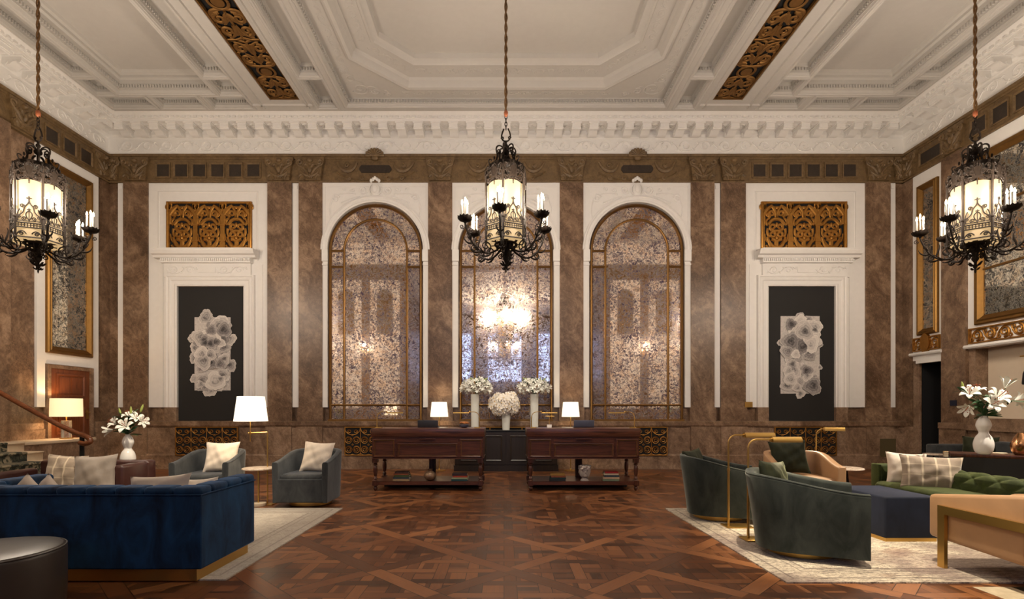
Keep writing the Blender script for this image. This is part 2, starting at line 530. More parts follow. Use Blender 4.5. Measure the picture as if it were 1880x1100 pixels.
M['clay'] = plain('grey_clay', (.36,.31,.275), .8, 0, .15, 40, .2)
M['pot'] = plain('mottled_pot', (.27,.17,.10), .3, .3, .6, 45, .4)
M['art'] = artprint('petal_print')
M['runner'] = None
m = Mat('stair_runner'); o, x, y, z = m.pos(); n = m.noise(o, 7, 4, .6, 1.5)
m.col(m.ramp(n, [(.40, (.016,.020,.014)), (.5, (.06,.06,.04)), (.56, (.26,.215,.14))])); m.val(Roughness=.95)
m.bump(m.noise(o, 150, 2), .4, .01); M['runner'] = m.m
M['rugL'] = rugmat('grey_rug', (.46,.41,.335), (.17,.135,.11), (.25,.205,.17), -5.6, -2.25, 4.05, 7.0)
M['rugR'] = rugmat('distressed_rug', (.76,.66,.50), (.06,.04,.036), (.36,.20,.12), 2.15, 5.95, 3.98, 6.98, 1.2, True)
def checker():
    m = Mat('checker_stone'); o, x, y, z = m.pos()
    a = ((x-3.52)/.29).floor(); b = ((y-3.9)/.29).floor(); k = (a+b+1.0).mod(2.0)
    n = m.noise(o, 12, 5)
    m.col(m.mix(k, m.ramp(n, [(.3, (.46,.37,.24)), (.7, (.66,.56,.40))]), (.006,.006,.006))); m.val(Roughness=.3); return m.m
M['checker'] = checker()
# ------------------------------------------------------------------ the room
E = lambda p: (p-929)/79.26          # elevation survey of the back wall: 79.26 units to the metre
H = lambda q: 1.35+(753-q)/79.26
ZC = 7.90                            # underside of the ceiling beams
ZF = 8.28                            # flat of the deep panels

# floor
fl = MB(); fl.add([(-9.4,-8.2,0),(9.4,-8.2,0),(9.4,12.0,0),(-9.4,12.0,0)], [(0,1,2,3)])
struct('floor', fl, M['floor'], smooth=0)
ck = MB(); ck.box(3.52, 9.2, 2.97, 3.9, .0005, .003)
trim(ck, M['checker'], 0)

# back, side and rear walls
b = MB(); b.box(-9.5, 9.5, YB, YB+.25, 0, 8.6); struct('wall_back', b, M['marble'], smooth=0)
b = MB(); b.box(-9.5, -XW, YR, YB, 0, 8.6); struct('wall_left', b, M['marble'], smooth=0)
DR0, DR1 = 10.79, 11.36              # doorway in the right wall
NI0, NI1 = 6.5, 10.08                # niche in the right wall
b = MB()
b.box(XW, XW+.3, YR, NI0, 0, 8.6); b.box(XW, XW+.3, NI1, DR0, 0, 8.6); b.box(XW, XW+.3, DR1, YB, 0, 8.6)
b.box(XW, XW+.3, DR0, DR1, 2.45, 8.6); b.box(XW, XW+.3, NI0, NI1, 2.55, 8.6); b.box(XW, XW+.3, NI0, NI1, 0, .95)
struct('wall_right', b, M['marble'], smooth=0)
# passage beyond the doorway, its darkness painted on as black walls and liner
b = MB()
b.box(XW+.01, XW+2.6, DR0-.01, DR0+.006, 0, 2.6); b.box(XW+.01, XW+2.6, DR1-.006, DR1+.01, 0, 2.6); b.box(XW+.01, XW+.3, DR0, DR1, 2.44, 2.47)
b.box(XW+2.6, XW+2.7, DR0-.12, DR1+.12, 0, 2.6); b.box(XW+.3, XW+2.6, DR0-.12, DR1+.12, 2.5, 2.6); b.box(XW+.3, XW+2.6, DR0-.12, DR1+.12, -.05, .004)
struct('wall_passage', b, M['black'], smooth=0)
b = MB(); b.box(XW+.22, XW+.3, NI0, NI1, .95, 2.55); struct('wall_niche', b, M['creamwall'], smooth=0)
b = MB()
b.box(XW-.03, XW+.22, NI1-.05, NI1+.12, .95, 2.55); b.box(XW-.03, XW+.22, NI0-.1, NI0, .95, 2.55)
b.box(XW-.12, XW+.22, NI0-.1, NI1+.12, .95, 1.19)
b.box(XW-.06, XW, NI0-.1, NI1+.12, 0, .95)
trim(b, M['marble2'], 0)
# rear wall with a wide opening to the bay the visitor stands in
OX = 3.95
b = MB()
b.box(-9.5, -OX, YR-.25, YR, 0, 8.6); b.box(OX, 9.5, YR-.25, YR, 0, 8.6); b.box(-OX, OX, YR-.25, YR, 7.0, 8.6)
struct('wall_rear', b, M['marble'], smooth=0)
BW, BY = 4.7, -8.0
b = MB(); b.box(-BW-.2, -BW, BY, YR-.25, 0, 7.2); struct('wall_bay_left', b, M['marble'], smooth=0)
b = MB(); b.box(BW, BW+.2, BY, YR-.25, 0, 7.2); struct('wall_bay_right', b, M['marble'], smooth=0)
b = MB(); b.box(-BW-.2, BW+.2, BY-.2, YR-.25, 7.2, 7.4); struct('ceiling_bay', b, M['white'], smooth=0)
WN = [(-3.1-1.05, -3.1+1.05), (-1.05, 1.05), (3.1-1.05, 3.1+1.05)]
b = MB()
xs = [-BW-.2]+[w for p in WN for w in p]+[BW+.2]
for i in range(0, 8, 2): b.box(xs[i], xs[i+1], BY-.2, BY, 0, 7.2)
for p in WN:
    b.box(p[0], p[1], BY-.2, BY, 0, 3.1); b.box(p[0], p[1], BY-.2, BY, 6.1, 7.2)
struct('wall_bay_rear', b, M['marble'], smooth=0)
daylight = emit('daylight_pane', (.30, .46, 1.0), 1.6, (.5,.6,.8), False)
for i, p in enumerate(WN):
    b = MB(); b.box(p[0], p[1], BY-.12, BY-.10, 3.1, 6.1)
    w = struct('window_%d' % (i+1), b, daylight, smooth=0)
    f = MB()
    for k in range(1, 3): f.box(p[0]+.7*k-.03, p[0]+.7*k+.03, BY-.09, BY-.02, 3.1, 6.1)
    for k in range(1, 4): f.box(p[0], p[1], BY-.09, BY-.02, 3.1+.75*k-.03, 3.1+.75*k+.03)
    f.sweep(rect(p[0]-.08, p[1]+.08, 3.02, 6.18), [(0,0),(.1,0),(.1,.08),(0,.08)], lambda a, b_, c: (a, BY+c, b_), True)
    obj('window_frame', f, M['bronze'], w, 0)

# ------------------------------------------------------------------ ceiling with its coffers
side = [  # x0, x1, y0, y1, depth, inset list
    (-8.0, -6.05, 4.25, 10.58, .38, 'big'),
    (-8.5, -8.13, 4.8, 10.02, .22, 'small'), (-8.5, -8.13, 10.15, 10.62, .22, 'small'),
    (-8.5, -7.6, 10.72, 11.08, .22, 'small'), (-7.42, -6.52, 10.72, 11.08, .22, 'small'), (-6.3, -5.5, 10.72, 11.08, .22, 'small'),
    (-5.93, -5.5, 4.8, 10.02, .22, 'small'), (-5.93, -5.5, 10.15, 10.62, .22, 'small'),
    (-5.0, -4.36, 4.0, 10.84, .10, 'plain'),
    (-4.05, -3.68, 4.8, 10.02, .22, 'small'), (-4.05, -3.68, 10.15, 11.08, .22, 'small')]
cof = side + [(-s[1], -s[0], s[2], s[3], s[4], s[5]) for s in side] + [(-3.42, 3.42, 3.78, 11.02, .14, 'centre')]
xs = sorted({-9.3, 9.3} | {q for c in cof for q in c[:2]}); ys = sorted({YR-.2, YB+.05} | {q for c in cof for q in c[2:4]})
cb = MB()
for i in range(len(xs)-1):
    for j in range(len(ys)-1):
        mx, my = (xs[i]+xs[i+1])/2, (ys[j]+ys[j+1])/2
        if any(c[0] < mx < c[1] and c[2] < my < c[3] for c in cof): continue
        cb.add([(xs[i],ys[j],ZC),(xs[i+1],ys[j],ZC),(xs[i+1],ys[j+1],ZC),(xs[i],ys[j+1],ZC)], [(0,1,2,3)])
def ringstep(mb, P0, z0, P1, z1):
    n = len(P0)
    mb.add([(a, b, z0) for a, b in P0]+[(a, b, z1) for a, b in P1], [(i, (i+1) % n, n+(i+1) % n, n+i) for i in range(n)])
def inset(c, d): return rect(c[0]+d, c[1]-d, c[2]+d, c[3]-d)
dent = MB()
def dentils(c, d, z0, z1, w, gap, out):
    x0, x1, y0, y1 = c[0]+d, c[1]-d, c[2]+d, c[3]-d
    n = max(2, int((x1-x0)/gap))
    for k in range(n):
        x = x0+(k+.5)*(x1-x0)/n
        dent.box(x-w/2, x+w/2, y1-out, y1+.01, z0, z1); dent.box(x-w/2, x+w/2, y0-.01, y0+out, z0, z1)
    n = max(2, int((y1-y0)/gap))
    for k in range(n):
        y = y0+(k+.5)*(y1-y0)/n
        dent.box(x0-.01, x0+out, y-w/2, y+w/2, z0, z1); dent.box(x1-out, x1+.01, y-w/2, y+w/2, z0, z1)
OCT = None
for c in cof:
    if c[5] == 'big':
        st = [(0,0),(.02,.05),(.03,.05),(.03,.15),(.05,.16),(.05,.24),(.10,.26),(.10,.31),(.15,.33),(.17,.38)]
        dentils(c, .03, ZC+.09, ZC+.145, .028, .056, .03)
    elif c[5] == 'small':
        st = [(0,0),(.015,.04),(.02,.04),(.02,.15),(.035,.16),(.05,.22)]
        dentils(c, .02, ZC+.085, ZC+.14, .024, .05, .024)
    elif c[5] == 'plain': st = [(0,0),(.0,.10)]
    else:
        st = [(0,0),(.02,.03),(.03,.03),(.03,.12),(.05,.14)]
        dentils(c, .03, ZC+.055, ZC+.11, .03, .062, .03)
    for k in range(len(st)-1):
        ringstep(cb, inset(c, st[k][0]), ZC+st[k][1], inset(c, st[k+1][0]), ZC+st[k+1][1])
    if c[5] != 'centre': cb.add([(a, b_, ZC+st[-1][1]) for a, b_ in inset(c, st[-1][0])], [(0,1,2,3)])
# octagon in the middle panel
def octa(hx, hy, k): return [(-hx+k,-hy),(hx-k,-hy),(hx,-hy+k),(hx,hy-k),(hx-k,hy),(-hx+k,hy),(-hx,hy-k),(-hx,-hy+k)]
YM = 7.40
def oc(d):
    hx, hy = 3.02-d, 3.24-d; k = .96-d*.59
    return [(a, b_+YM) for a, b_ in octa(hx, hy, k)]
zc0 = ZC+.14; ci = inset(cof[-1], .05); o0 = oc(0)
vs = [(a, b_, zc0) for a, b_ in ci]+[(a, b_, zc0) for a, b_ in o0]
cb.add(vs, [(0,1,5,4),(1,6,5),(1,2,7,6),(2,8,7),(2,3,9,8),(3,10,9),(3,0,11,10),(0,4,11)])
st = [(0,0),(.0,-.05),(.05,-.07),(.10,-.05),(.13,.0),(.15,.06),(.20,.10),(.22,.10),(.50,.12),(.52,.10),(.56,.10),(.60,.14),(.66,.17),(.68,.26)]
for k in range(len(st)-1): ringstep(cb, oc(st[k][0]), zc0+st[k][1], oc(st[k+1][0]), zc0+st[k+1][1])
cb.add([(a, b_, zc0+st[-1][1]) for a, b_ in oc(st[-1][0])], [tuple(range(8))])
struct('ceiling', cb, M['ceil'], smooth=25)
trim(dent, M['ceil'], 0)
# beam mouldings: a bead round every coffer, bead-and-reel rows, relief scrolls
bd = MB()
for c in cof:
    if c[5] == 'plain': continue
    bd.sweep(inset(c, -.045)[::-1], [(-.035,-.002),(-.02,.022),(.01,.026),(.03,.012),(.036,-.002)], MAPC(ZC), True)
for s in (-1, 1):
    for x0 in (-5.45, -5.24, -4.13, -4.27):
        bd.sweep([(s*x0, 4.0), (s*x0, 11.1)], [(-.03,-.002),(-.015,.03),(.015,.03),(.03,-.002)], MAPC(ZC))
    bd.sweep([(s*-5.45, 10.98),(s*-4.13, 10.98)], [(-.03,-.002),(-.015,.03),(.015,.03),(.03,-.002)], MAPC(ZC))
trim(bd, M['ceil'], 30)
rl = MB()
def rinceau(mb, mp, a0, a1, b, amp, pitch, r, c, n=5, turns=1.35, flat=.7, nrm=None):
    """running scroll: spirals left and right of a waving stem"""
    k = max(1, int(round((a1-a0)/pitch))); p = (a1-a0)/k
    for i in range(k):
        x = a0+(i+.5)*p; s = 1 if i % 2 else -1
        mb.tube(to3(spiral(x, b, amp, amp*.12, PI*(0 if s > 0 else 1), turns*s, 18), mp, c), [r*(1-.45*q/18) for q in range(19)], n, flat=flat)
        mb.tube(to3(bez((x-p*.5, b-s*amp*.2), (x-p*.3, b+s*amp*1.1), (x+p*.1, b+s*amp*1.3), (x+p*.5, b+s*amp*.2), 8), mp, c), r*.8, n, flat=flat)
        for q in (-.34, .34):
            mb.tube(to3(bez((x+q*p, b+s*amp*.3), (x+q*p*1.1, b+s*amp*.8), (x+q*p*1.3, b+s*amp*.9), (x+q*p*1.45, b+s*amp*.55), 5), mp, c), [r, r*1.2, r, r*.8, r*.6, r*.3], n, flat=flat)
om = oc(.36)
for i in range(8):
    p, q = Vector(om[i]), Vector(om[(i+1) % 8]); L = (q-p).length; d = (q-p)/L; nn = Vector((-d.y, d.x))
    if (p.y+q.y)/2 < 6.4: continue
    mp = (lambda p, d, nn: lambda a, b_, c: (p.x+d.x*a+nn.x*b_, p.y+d.y*a+nn.y*b_, zc0+.115-c))(p, d, nn)
    rinceau(rl, mp, .08, L-.08, 0, .085, .27, .019, .0, 5)
for sx in (-1, 1):     # corner spandrels between rectangle and octagon
    for (dx, dy, rr) in ((.33,.30,.2),(.22,.62,.1),(.62,.22,.1),(.12,.86,.07),(.86,.12,.07)):
        cx, cy = sx*(3.36-dx), 10.95-dy
        rl.tube([(a, b_, zc0) for a, b_ in spiral(cx, cy, rr, rr*.1, rnd.uniform(0,6), sx*1.5, 20)], .022, 5, flat=.7)
        rl.tube([(a, b_, zc0) for a, b_ in spiral(cx+sx*.05, cy-.04, rr*1.2, rr*.8, rnd.uniform(0,6), -sx*.6, 12)], .014, 5, flat=.7)
    rinceau(rl, (lambda sx: lambda a, b_, c: (sx*3.17+b_, a, zc0-c))(sx), 6.0, 10.2, 0, .06, .26, .016, .0)
rinceau(rl, lambda a, b_, c: (a, 10.80+b_, zc0-c), -2.2, 2.2, 0, .05, .24, .014, .0)
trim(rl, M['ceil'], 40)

# cornice and white frieze round all four walls
cw = MB()
prof = [(0,7.21),(.05,7.21),(.09,7.235),(.055,7.265),(.055,7.60),(.10,7.62),(.13,7.66),(.13,7.75),(.52,7.75),(.52,7.80),(.545,7.80),(.55,7.85),(.60,7.88),(.66,7.905),(0,7.905)]
def ringrect(p): return [(-XW+p, YR+p), (XW-p, YR+p), (XW-p, YB-p), (-XW+p, YB-p)]
for k in range(len(prof)-1): ringstep(cw, ringrect(prof[k][0]), prof[k][1], ringrect(prof[k+1][0]), prof[k+1][1])
trim(cw, M['white'], 25)
md = MB(); ro = MB()
def modillion(mp, a):
    w = .095
    pf = [(.13,7.585),(.20,7.565),(.27,7.585),(.33,7.63),(.40,7.645),(.455,7.625),(.485,7.645),(.49,7.69),(.49,7.75),(.13,7.75)]
    n = len(pf)
    md.add([mp(a-w, z, p) for p, z in pf]+[mp(a+w, z, p) for p, z in pf], [tuple(range(n)), tuple(range(n, 2*n))[::-1]]+[(i, (i+1) % n, n+(i+1) % n, n+i) for i in range(n)])
    md.boxm(mp, a-w-.02, a+w+.02, 7.72, 7.752, .13, .51)
    md.tube([mp(a-w-.008, 7.63, .45), mp(a+w+.008, 7.63, .45)], .026, 10)
    md.tube([mp(a-w-.008, 7.62, .19), mp(a+w+.008, 7.62, .19)], .045, 10)
def rosette(mp, a):
    ro.tube([mp(a+.085*math.cos(t*PI/8), 7.752, .32+.085*math.sin(t*PI/8)) for t in range(16)], .016, 6, True)
    P = mp(a, 7.745, .32); ro.ell(P, (.035,.035,.022), 8, 5)
    for t in range(6):
        ro.ell(mp(a+.048*math.cos(t*PI/3), 7.75, .32+.048*math.sin(t*PI/3)), (.024,.024,.012), 6, 4)
n = 44
for k in range(n+1):
    a = -8.62+17.24*k/n
    modillion(MAPB, a)
    if k < n: rosette(MAPB, a+17.24/n/2)
for mp in (MAPL, MAPR):
    for k in range(19):
        a = 11.27-.392*k
        modillion(mp, a); rosette(mp, a-.196)
trim(md, M['white'], 35); trim(ro, M['white'], 40)
dn = MB()
for k in range(140):
    a = -8.6+17.2*k/139
    dn.boxm(MAPB, a-.035, a+.035, 7.81, 7.85, .54, .58)
for mp in (MAPL, MAPR):
    for k in range(62): dn.boxm(mp, 11.25-.124*k-.035, 11.25-.124*k+.035, 7.81, 7.85, .54, .58)
trim(dn, M['white'], 0)
fr = MB()
x = -8.9
rinceau(fr, MAPB, -8.95, 8.95, 7.43, .125, .46, .021, .056, 5)
rinceau(fr, MAPL, 6.2, 11.7, 7.43, .125, .46, .021, .056, 5)
rinceau(fr, MAPR, 6.2, 11.7, 7.43, .125, .46, .021, .056, 5)
trim(fr, M['white'], 40)

# gilt openwork panels let into the ceiling
def ceiling_grille(s, label):
    root = thing('ceiling_grille', label, 'grille', (s*4.68, 7.42, ZC+.05))
    fm = MB()
    fm.sweep(rect(-.318, .318, -3.42, 3.42), [(0,-.03),(.03,-.03),(.03,.03),(0,.03)], lambda a, b_, c: (a, b_, -c), True)
    obj('frame', fm, M['goldceil'], root)
    bk = MB(); bk.box(-.318, .318, -3.41, 3.41, .035, .045); obj('backing', bk, M['black'], root, 0)
    sc = MB(); mp = lambda a, b_, c: (a, b_, -c)
    def T(pts, r): sc.tube(to3(pts, mp, 0), [q*1.2 for q in r] if isinstance(r, list) else r*1.2, 6, flat=.55, nrm=(0,0,1))
    for u in range(4):
        y0 = -3.42+u*1.71
        # medallion, then two scrolls each way
        sc.prism(arc(0, y0+.855, .105, 0, 2*PI, 20)[:-1], mp, -.012, .012)
        T(arc(0, y0+.855, .16, 0, 2*PI, 24), .022)
        for m_ in (-1, 1):
            for e in (-1, 1):
                f = lambda P: [(m_*a, y0+.855+e*b_) for a, b_ in P]
                T(f(spiral(.165, .36, .115, .015, -PI*.6, 1.5, 22)), [.034-.0009*q for q in range(23)])
                T(f(spiral(.16, .64, .11, .015, PI*.5, -1.45, 22)), [.034-.0009*q for q in range(23)])
                T(f(bez((.05,.16),(.2,.15),(.3,.22),(.285,.34), 8)), [.02,.028,.03,.03,.028,.026,.024,.02,.012])
                T(f(bez((.0,.26),(.09,.3),(.05,.46),(.16,.50), 8)), [.026,.03,.03,.03,.028,.026,.022,.018,.01])
                T(f(bez((.02,.5),(.02,.62),(.06,.78),(.22,.80), 8)), [.024,.03,.034,.034,.03,.026,.022,.018,.01])
                T(f(bez((.29,.44),(.29,.5),(.29,.58),(.25,.52), 6)), .02)
                T(f(bez((.1,.22),(.2,.24),(.24,.2),(.29,.24), 6)), [.02,.026,.026,.022,.02,.014,.008])
                T(f(bez((.0,.80),(.10,.84),(.2,.9),(.3,.84), 6)), .022)
                T(f(arc(.075, .38, .045, 0, 2*PI, 10)), .017)
                T(f(arc(.06, .70, .04, 0, 2*PI, 10)), .015)
        T([(0, y0+.02), (0, y0+.66)], .02); T([(0, y0+1.05), (0, y0+1.69)], .02)
    obj('scrollwork', sc, M['goldceil'], root)
ceiling_grille(-1, 'long gilt openwork scroll panel in the ceiling, left of the centre chandelier')
ceiling_grille(1, 'long gilt openwork scroll panel in the ceiling, right of the centre chandelier')

# ------------------------------------------------------------------ brown carved frieze
ff = MB()
for mp, a0, a1 in ((MAPB, -XW, XW), (MAPL, YR, YB), (MAPR, YR, YB)):
    ff.boxm(mp, a0, a1, 6.585, 7.22, 0, .06)
    ff.sweep([(a0, 7.13), (a1, 7.13)], [(0,.05),(.0,.08),(.03,.085),(.04,.12),(.09,.13),(.09,.05)], mp)
    ff.sweep([(a0, 6.585), (a1, 6.585)], [(0,.05),(0,.085),(.03,.09),(.045,.065),(.045,.05)], mp)
trim(ff, M['frieze'], 25)
PIL = [(231,276),(494,538),(551,594),(787,831),(1027,1070),(1266,1309),(1321,1366),(1585,1630)]
def capital(mp, a, w, mb):
    mb.prism([(a-w*.86, 6.62), (a+w*.86, 6.62), (a+w*1.0, 7.0), (a+w*1.16, 7.08), (a+w*1.16, 7.15), (a-w*1.16, 7.15), (a-w*1.16, 7.08), (a-w, 7.0)], mp, .05, .125)
    for s in (-1, 1):
        T = lambda P, r: mb.tube(to3([(a+s*q*w, z) for q, z in P], mp, .125), r, 6)
        T([(.82+u/w, 7.03+v) for u, v in spiral(0, 0, .075, .012, -PI/2, 1.5, 16)], .027)
        T(bez((.1,6.66),(.2,6.85),(.5,6.9),(.8,6.955), 8), [.034]*9)
        T(bez((.0,6.7),(.3,6.74),(.6,6.74),(.75,6.86), 8), [.036,.04,.04,.038,.035,.032,.028,.02,.012])
        T(bez((.05,6.82),(.12,6.98),(.35,7.03),(.42,6.94), 8), [.032]*9)
        T(bez((.45,6.63),(.5,6.75),(.7,6.78),(.9,6.7), 6), [.03]*7)
    mb.ell(mp(a, 7.07, .13), (.07,.05,.05), 8, 6); mb.ell(mp(a, 6.87, .125), (.06,.05,.09), 8, 6); mb.ell(mp(a, 6.72, .125), (.04,.04,.06), 8, 6)
cp = MB()
for p in PIL: capital(MAPB, (E(p[0])+E(p[1]))/2, .28, cp)
capital(MAPB, -9.04, .13, cp); capital(MAPB, 9.05, .12, cp)
for a in (11.62, 9.66, 7.0): capital(MAPL, a, .25, cp)
for a in (11.66, 10.48, 6.2): capital(MAPR, a, .25, cp)
trim(cp, M['frieze'], 40)
sq = MB(); sqf = MB()
def inset_panel(mp, a, hw, z0, z1):
    sq.boxm(mp, a-hw, a+hw, z0, z1, .055, .066)
    sqf.sweep(rect(a-hw-.045, a+hw+.045, z0-.045, z1+.045), [(0,.05),(.0,.085),(.02,.09),(.045,.066),(.045,.05)], mp, True)
for k in range(6):
    inset_panel(MAPB, E(302.5+33*k), .135, 6.74, 7.01)
    inset_panel(MAPB, E(1392+33*k), .135, 6.74, 7.01)
for k in range(3): inset_panel(MAPL, 10.32+.42*k, .13, 6.74, 7.01)
inset_panel(MAPR, 11.06, .25, 6.76, 7.0)
for k in range(9): inset_panel(MAPR, 9.93-.43*k, .135, 6.74, 7.01)
trim(sq, M['friezedark'], 0); trim(sqf, M['frieze'], 25)
# plaques, crests and garlands over the arches
pq = MB(); gl = MB()
for cx in (E(690.5), E(1168.5)):
    pq.prism([(cx-.37,6.88),(cx-.32,6.815),(cx+.32,6.815),(cx+.37,6.88),(cx+.37,6.93),(cx+.32,6.99),(cx-.32,6.99),(cx-.37,6.93)], MAPB, .055, .075)
    for k in range(9):
        a = PI*(.06+.88*k/8)
        gl.tube([MAPB(cx, 7.17, .15), MAPB(cx+.2*math.cos(a), 7.15+.17*math.sin(a), .14)], [.014,.038], 6); gl.ell(MAPB(cx+.2*math.cos(a), 7.15+.17*math.sin(a), .14), (.036,.036,.036), 8, 5)
    gl.ell(MAPB(cx, 7.13, .12), (.09,.05,.06), 12, 6)
for cx in (E(690.5), E(929), E(1168.5)):
    for s in (-1, 1):
        gl.tube(to3(bez((cx+s*.42,7.06),(cx+s*.5,6.78),(cx+s*.75,6.78),(cx+s*.88,7.06), 10), MAPB, .07), [.025,.03,.036,.044,.05,.052,.05,.044,.036,.03,.025], 6)
        gl.tube(to3(spiral(cx+s*.62, 6.70, .06, .01, 0, s*1.5, 14), MAPB, .068), .024, 5)
        gl.tube(to3(spiral(cx+s*.3, 6.69, .055, .01, 0, -s*1.5, 14), MAPB, .068), .024, 5)
        gl.tube(to3(spiral(cx+s*.65, 6.99, .055, .01, 0, -s*1.5, 14), MAPB, .068), .024, 5)
        gl.tube(to3(bez((cx+s*.1,6.66),(cx+s*.4,6.64),(cx+s*.8,6.72),(cx+s*.9,6.85), 8), MAPB, .065), .022, 5)
trim(pq, M['friezedark'], 0); trim(gl, M['frieze'], 40)

# ------------------------------------------------------------------ back wall: pilasters, strips, panels, dado
for p in PIL:
    b = MB(); b.boxm(MAPB, E(p[0]), E(p[1]), 1.08, 6.59, 0, .09); b.boxm(MAPB, E(p[0])-.02, E(p[1])+.02, 1.05, 1.41, 0, .105)
    trim(b, M['marble'], 0)
b = MB()
for p0, p1 in ((219.5,230.5),(538.5,550.5),(1309.5,1320.5),(1630.5,1641)):
    b.boxm(MAPB, E(p0), E(p1), H(748), 6.585, 0, .05); b.boxm(MAPB, E(p0)+.03, E(p1)-.03, 6.45, 6.52, .05, .065)
trim(b, M['white'], 0)
b = MB()
b.boxm(MAPB, -XW, XW, 0, .97, 0, .12); trim(b, M['marble2'], 0)
b = MB(); b.sweep([(-XW, .97), (XW, .97)], [(0,0),(0,.15),(.03,.165),(.11,.165),(.125,.14),(.13,0)], MAPB); trim(b, M['marble'], 25)
b = MB()
b.sweep([(-XW, 0), (XW, 0)], [(0,0),(0,.16),(.31,.16),(.345,.135),(.345,0)], MAPB)
for p in PIL: b.boxm(MAPB, E(p[0])-.02, E(p[1])+.02, 0, .98, .1, .15)
struct('baseboard_back', b, M['marble2'], smooth=25)

# arched white surrounds
def arch_surround(cx, hw):
    zt, zs, r = 6.585, H(461), 1.10
    b = MB(); N = 40
    inn, out = [], []
    for i in range(N+1):
        t = PI*i/N; c, s = math.cos(t), math.sin(t)
        inn.append((cx+r*c, zs+r*s))
        k = min(hw/abs(c) if abs(c) > 1e-6 else 1e9, (zt-zs)/s if s > 1e-6 else 1e9)
        out.append((cx+k*c, zs+k*s))
    corner = [(cx+hw, zt), (cx-hw, zt)]
    c1 = .07
    vs = [MAPB(*p, c1) for p in inn]+[MAPB(*p, c1) for p in out]+[MAPB(*p, 0) for p in inn]
    n = N+1; fs = []
    for i in range(N):
        fs.append((i, i+1, n+i+1, n+i)); fs.append((i, i+1, 2*n+i+1, 2*n+i))
    b.add(vs, fs)
    # the corners the rays step over
    for i in range(N):
        p, q = out[i], out[i+1]
        for k in corner:
            if abs(p[0]-k[0]) < 1e-6 and abs(q[1]-zt) < 1e-6 and abs(p[1]-zt) > 1e-6 and abs(q[0]-k[0]) > 1e-6: b.add([MAPB(*p, c1), MAPB(*k, c1), MAPB(*q, c1)], [(0,1,2)])
            if abs(q[0]-k[0]) < 1e-6 and abs(p[1]-zt) < 1e-6 and abs(q[1]-zt) > 1e-6 and abs(p[0]-k[0]) > 1e-6: b.add([MAPB(*p, c1), MAPB(*k, c1), MAPB(*q, c1)], [(0,1,2)])
    b.boxm(MAPB, cx-hw, cx-r, H(748), zs, 0, c1); b.boxm(MAPB, cx+r, cx+hw, H(748), zs, 0, c1)
    # archivolt, impost blocks, thin outer rule
    b.sweep(arc(cx, zs, r, 0, PI, 40), [(0,.06),(0,.10),(-.035,.115),(-.05,.10),(-.10,.10),(-.12,.125),(-.15,.115),(-.16,.06)], MAPB)
    for s in (-1, 1):
        b.boxm(MAPB, cx+s*(r-.015), cx+s*hw, H(482), H(461), .06, .125)
        b.boxm(MAPB, cx+s*(r-.005), cx+s*(hw-.0), H(489), H(486), .06, .105)
        b.sweep([(cx+s*(r+.02), H(748)), (cx+s*(r+.02), H(489))], [(-.012,.06),(-.012,.085),(.012,.085),(.012,.06)], MAPB)
    # spandrel ornament and crest
    for s in (-1, 1):
        T = lambda P, rr: b.tube(to3([(cx+s*u, v) for u, v in P], MAPB, .07), rr, 5)
        T(spiral(.92, 6.22, .10, .012, PI*.9, -1.5, 18), .024)
        T(bez((.98,5.7),(1.08,5.9),(1.06,6.1),(.93,6.33), 8), .02)
        T(spiral(.28, 6.41, .10, .012, PI*1.1, 1.5, 18), .024)
        T(bez((.45,6.32),(.6,6.33),(.75,6.35),(.84,6.3), 8), .022); T(bez((.36,6.27),(.5,6.24),(.62,6.18),(.78,6.12), 8), .022)
        T(spiral(.52, 6.42, .06, .01, 0, -1.3, 14), .013); T(spiral(.72, 6.43, .05, .01, 0, 1.3, 14), .012)
        T(bez((.12,6.28),(.14,6.2),(.24,6.22),(.3,6.24), 6), .014)
        b.sweep([(cx+s*(hw-.06), 5.6), (cx+s*(hw-.06), 6.5)], [(-.008,.065),(-.008,.08),(.008,.08),(.008,.065)], MAPB)
    b.sweep([(cx-hw+.06, 6.5), (cx+hw-.06, 6.5)], [(-.008,.065),(-.008,.08),(.008,.08),(.008,.065)], MAPB)
    b.ell(MAPB(cx, 6.42, .09), (.11,.06,.15), 14, 8); b.ell(MAPB(cx, 6.42, .14), (.065,.03,.09), 12, 6)
    for k in range(5): b.ell(MAPB(cx+(k-2)*.045, 6.62+.03*(2-abs(k-2)), .10), (.035,.04,.045), 8, 6)
    b.tube(to3(arc(cx, 6.42, .135, 0, 2*PI, 22), MAPB, .09), .016, 5)
    trim(b, M['white'], 30)
ARC = [(E(690.5), (E(787)-E(594))/2), (E(929), (E(1027)-E(831))/2), (E(1168), (E(1266)-E(1070))/2)]
for a in ARC: arch_surround(*a)
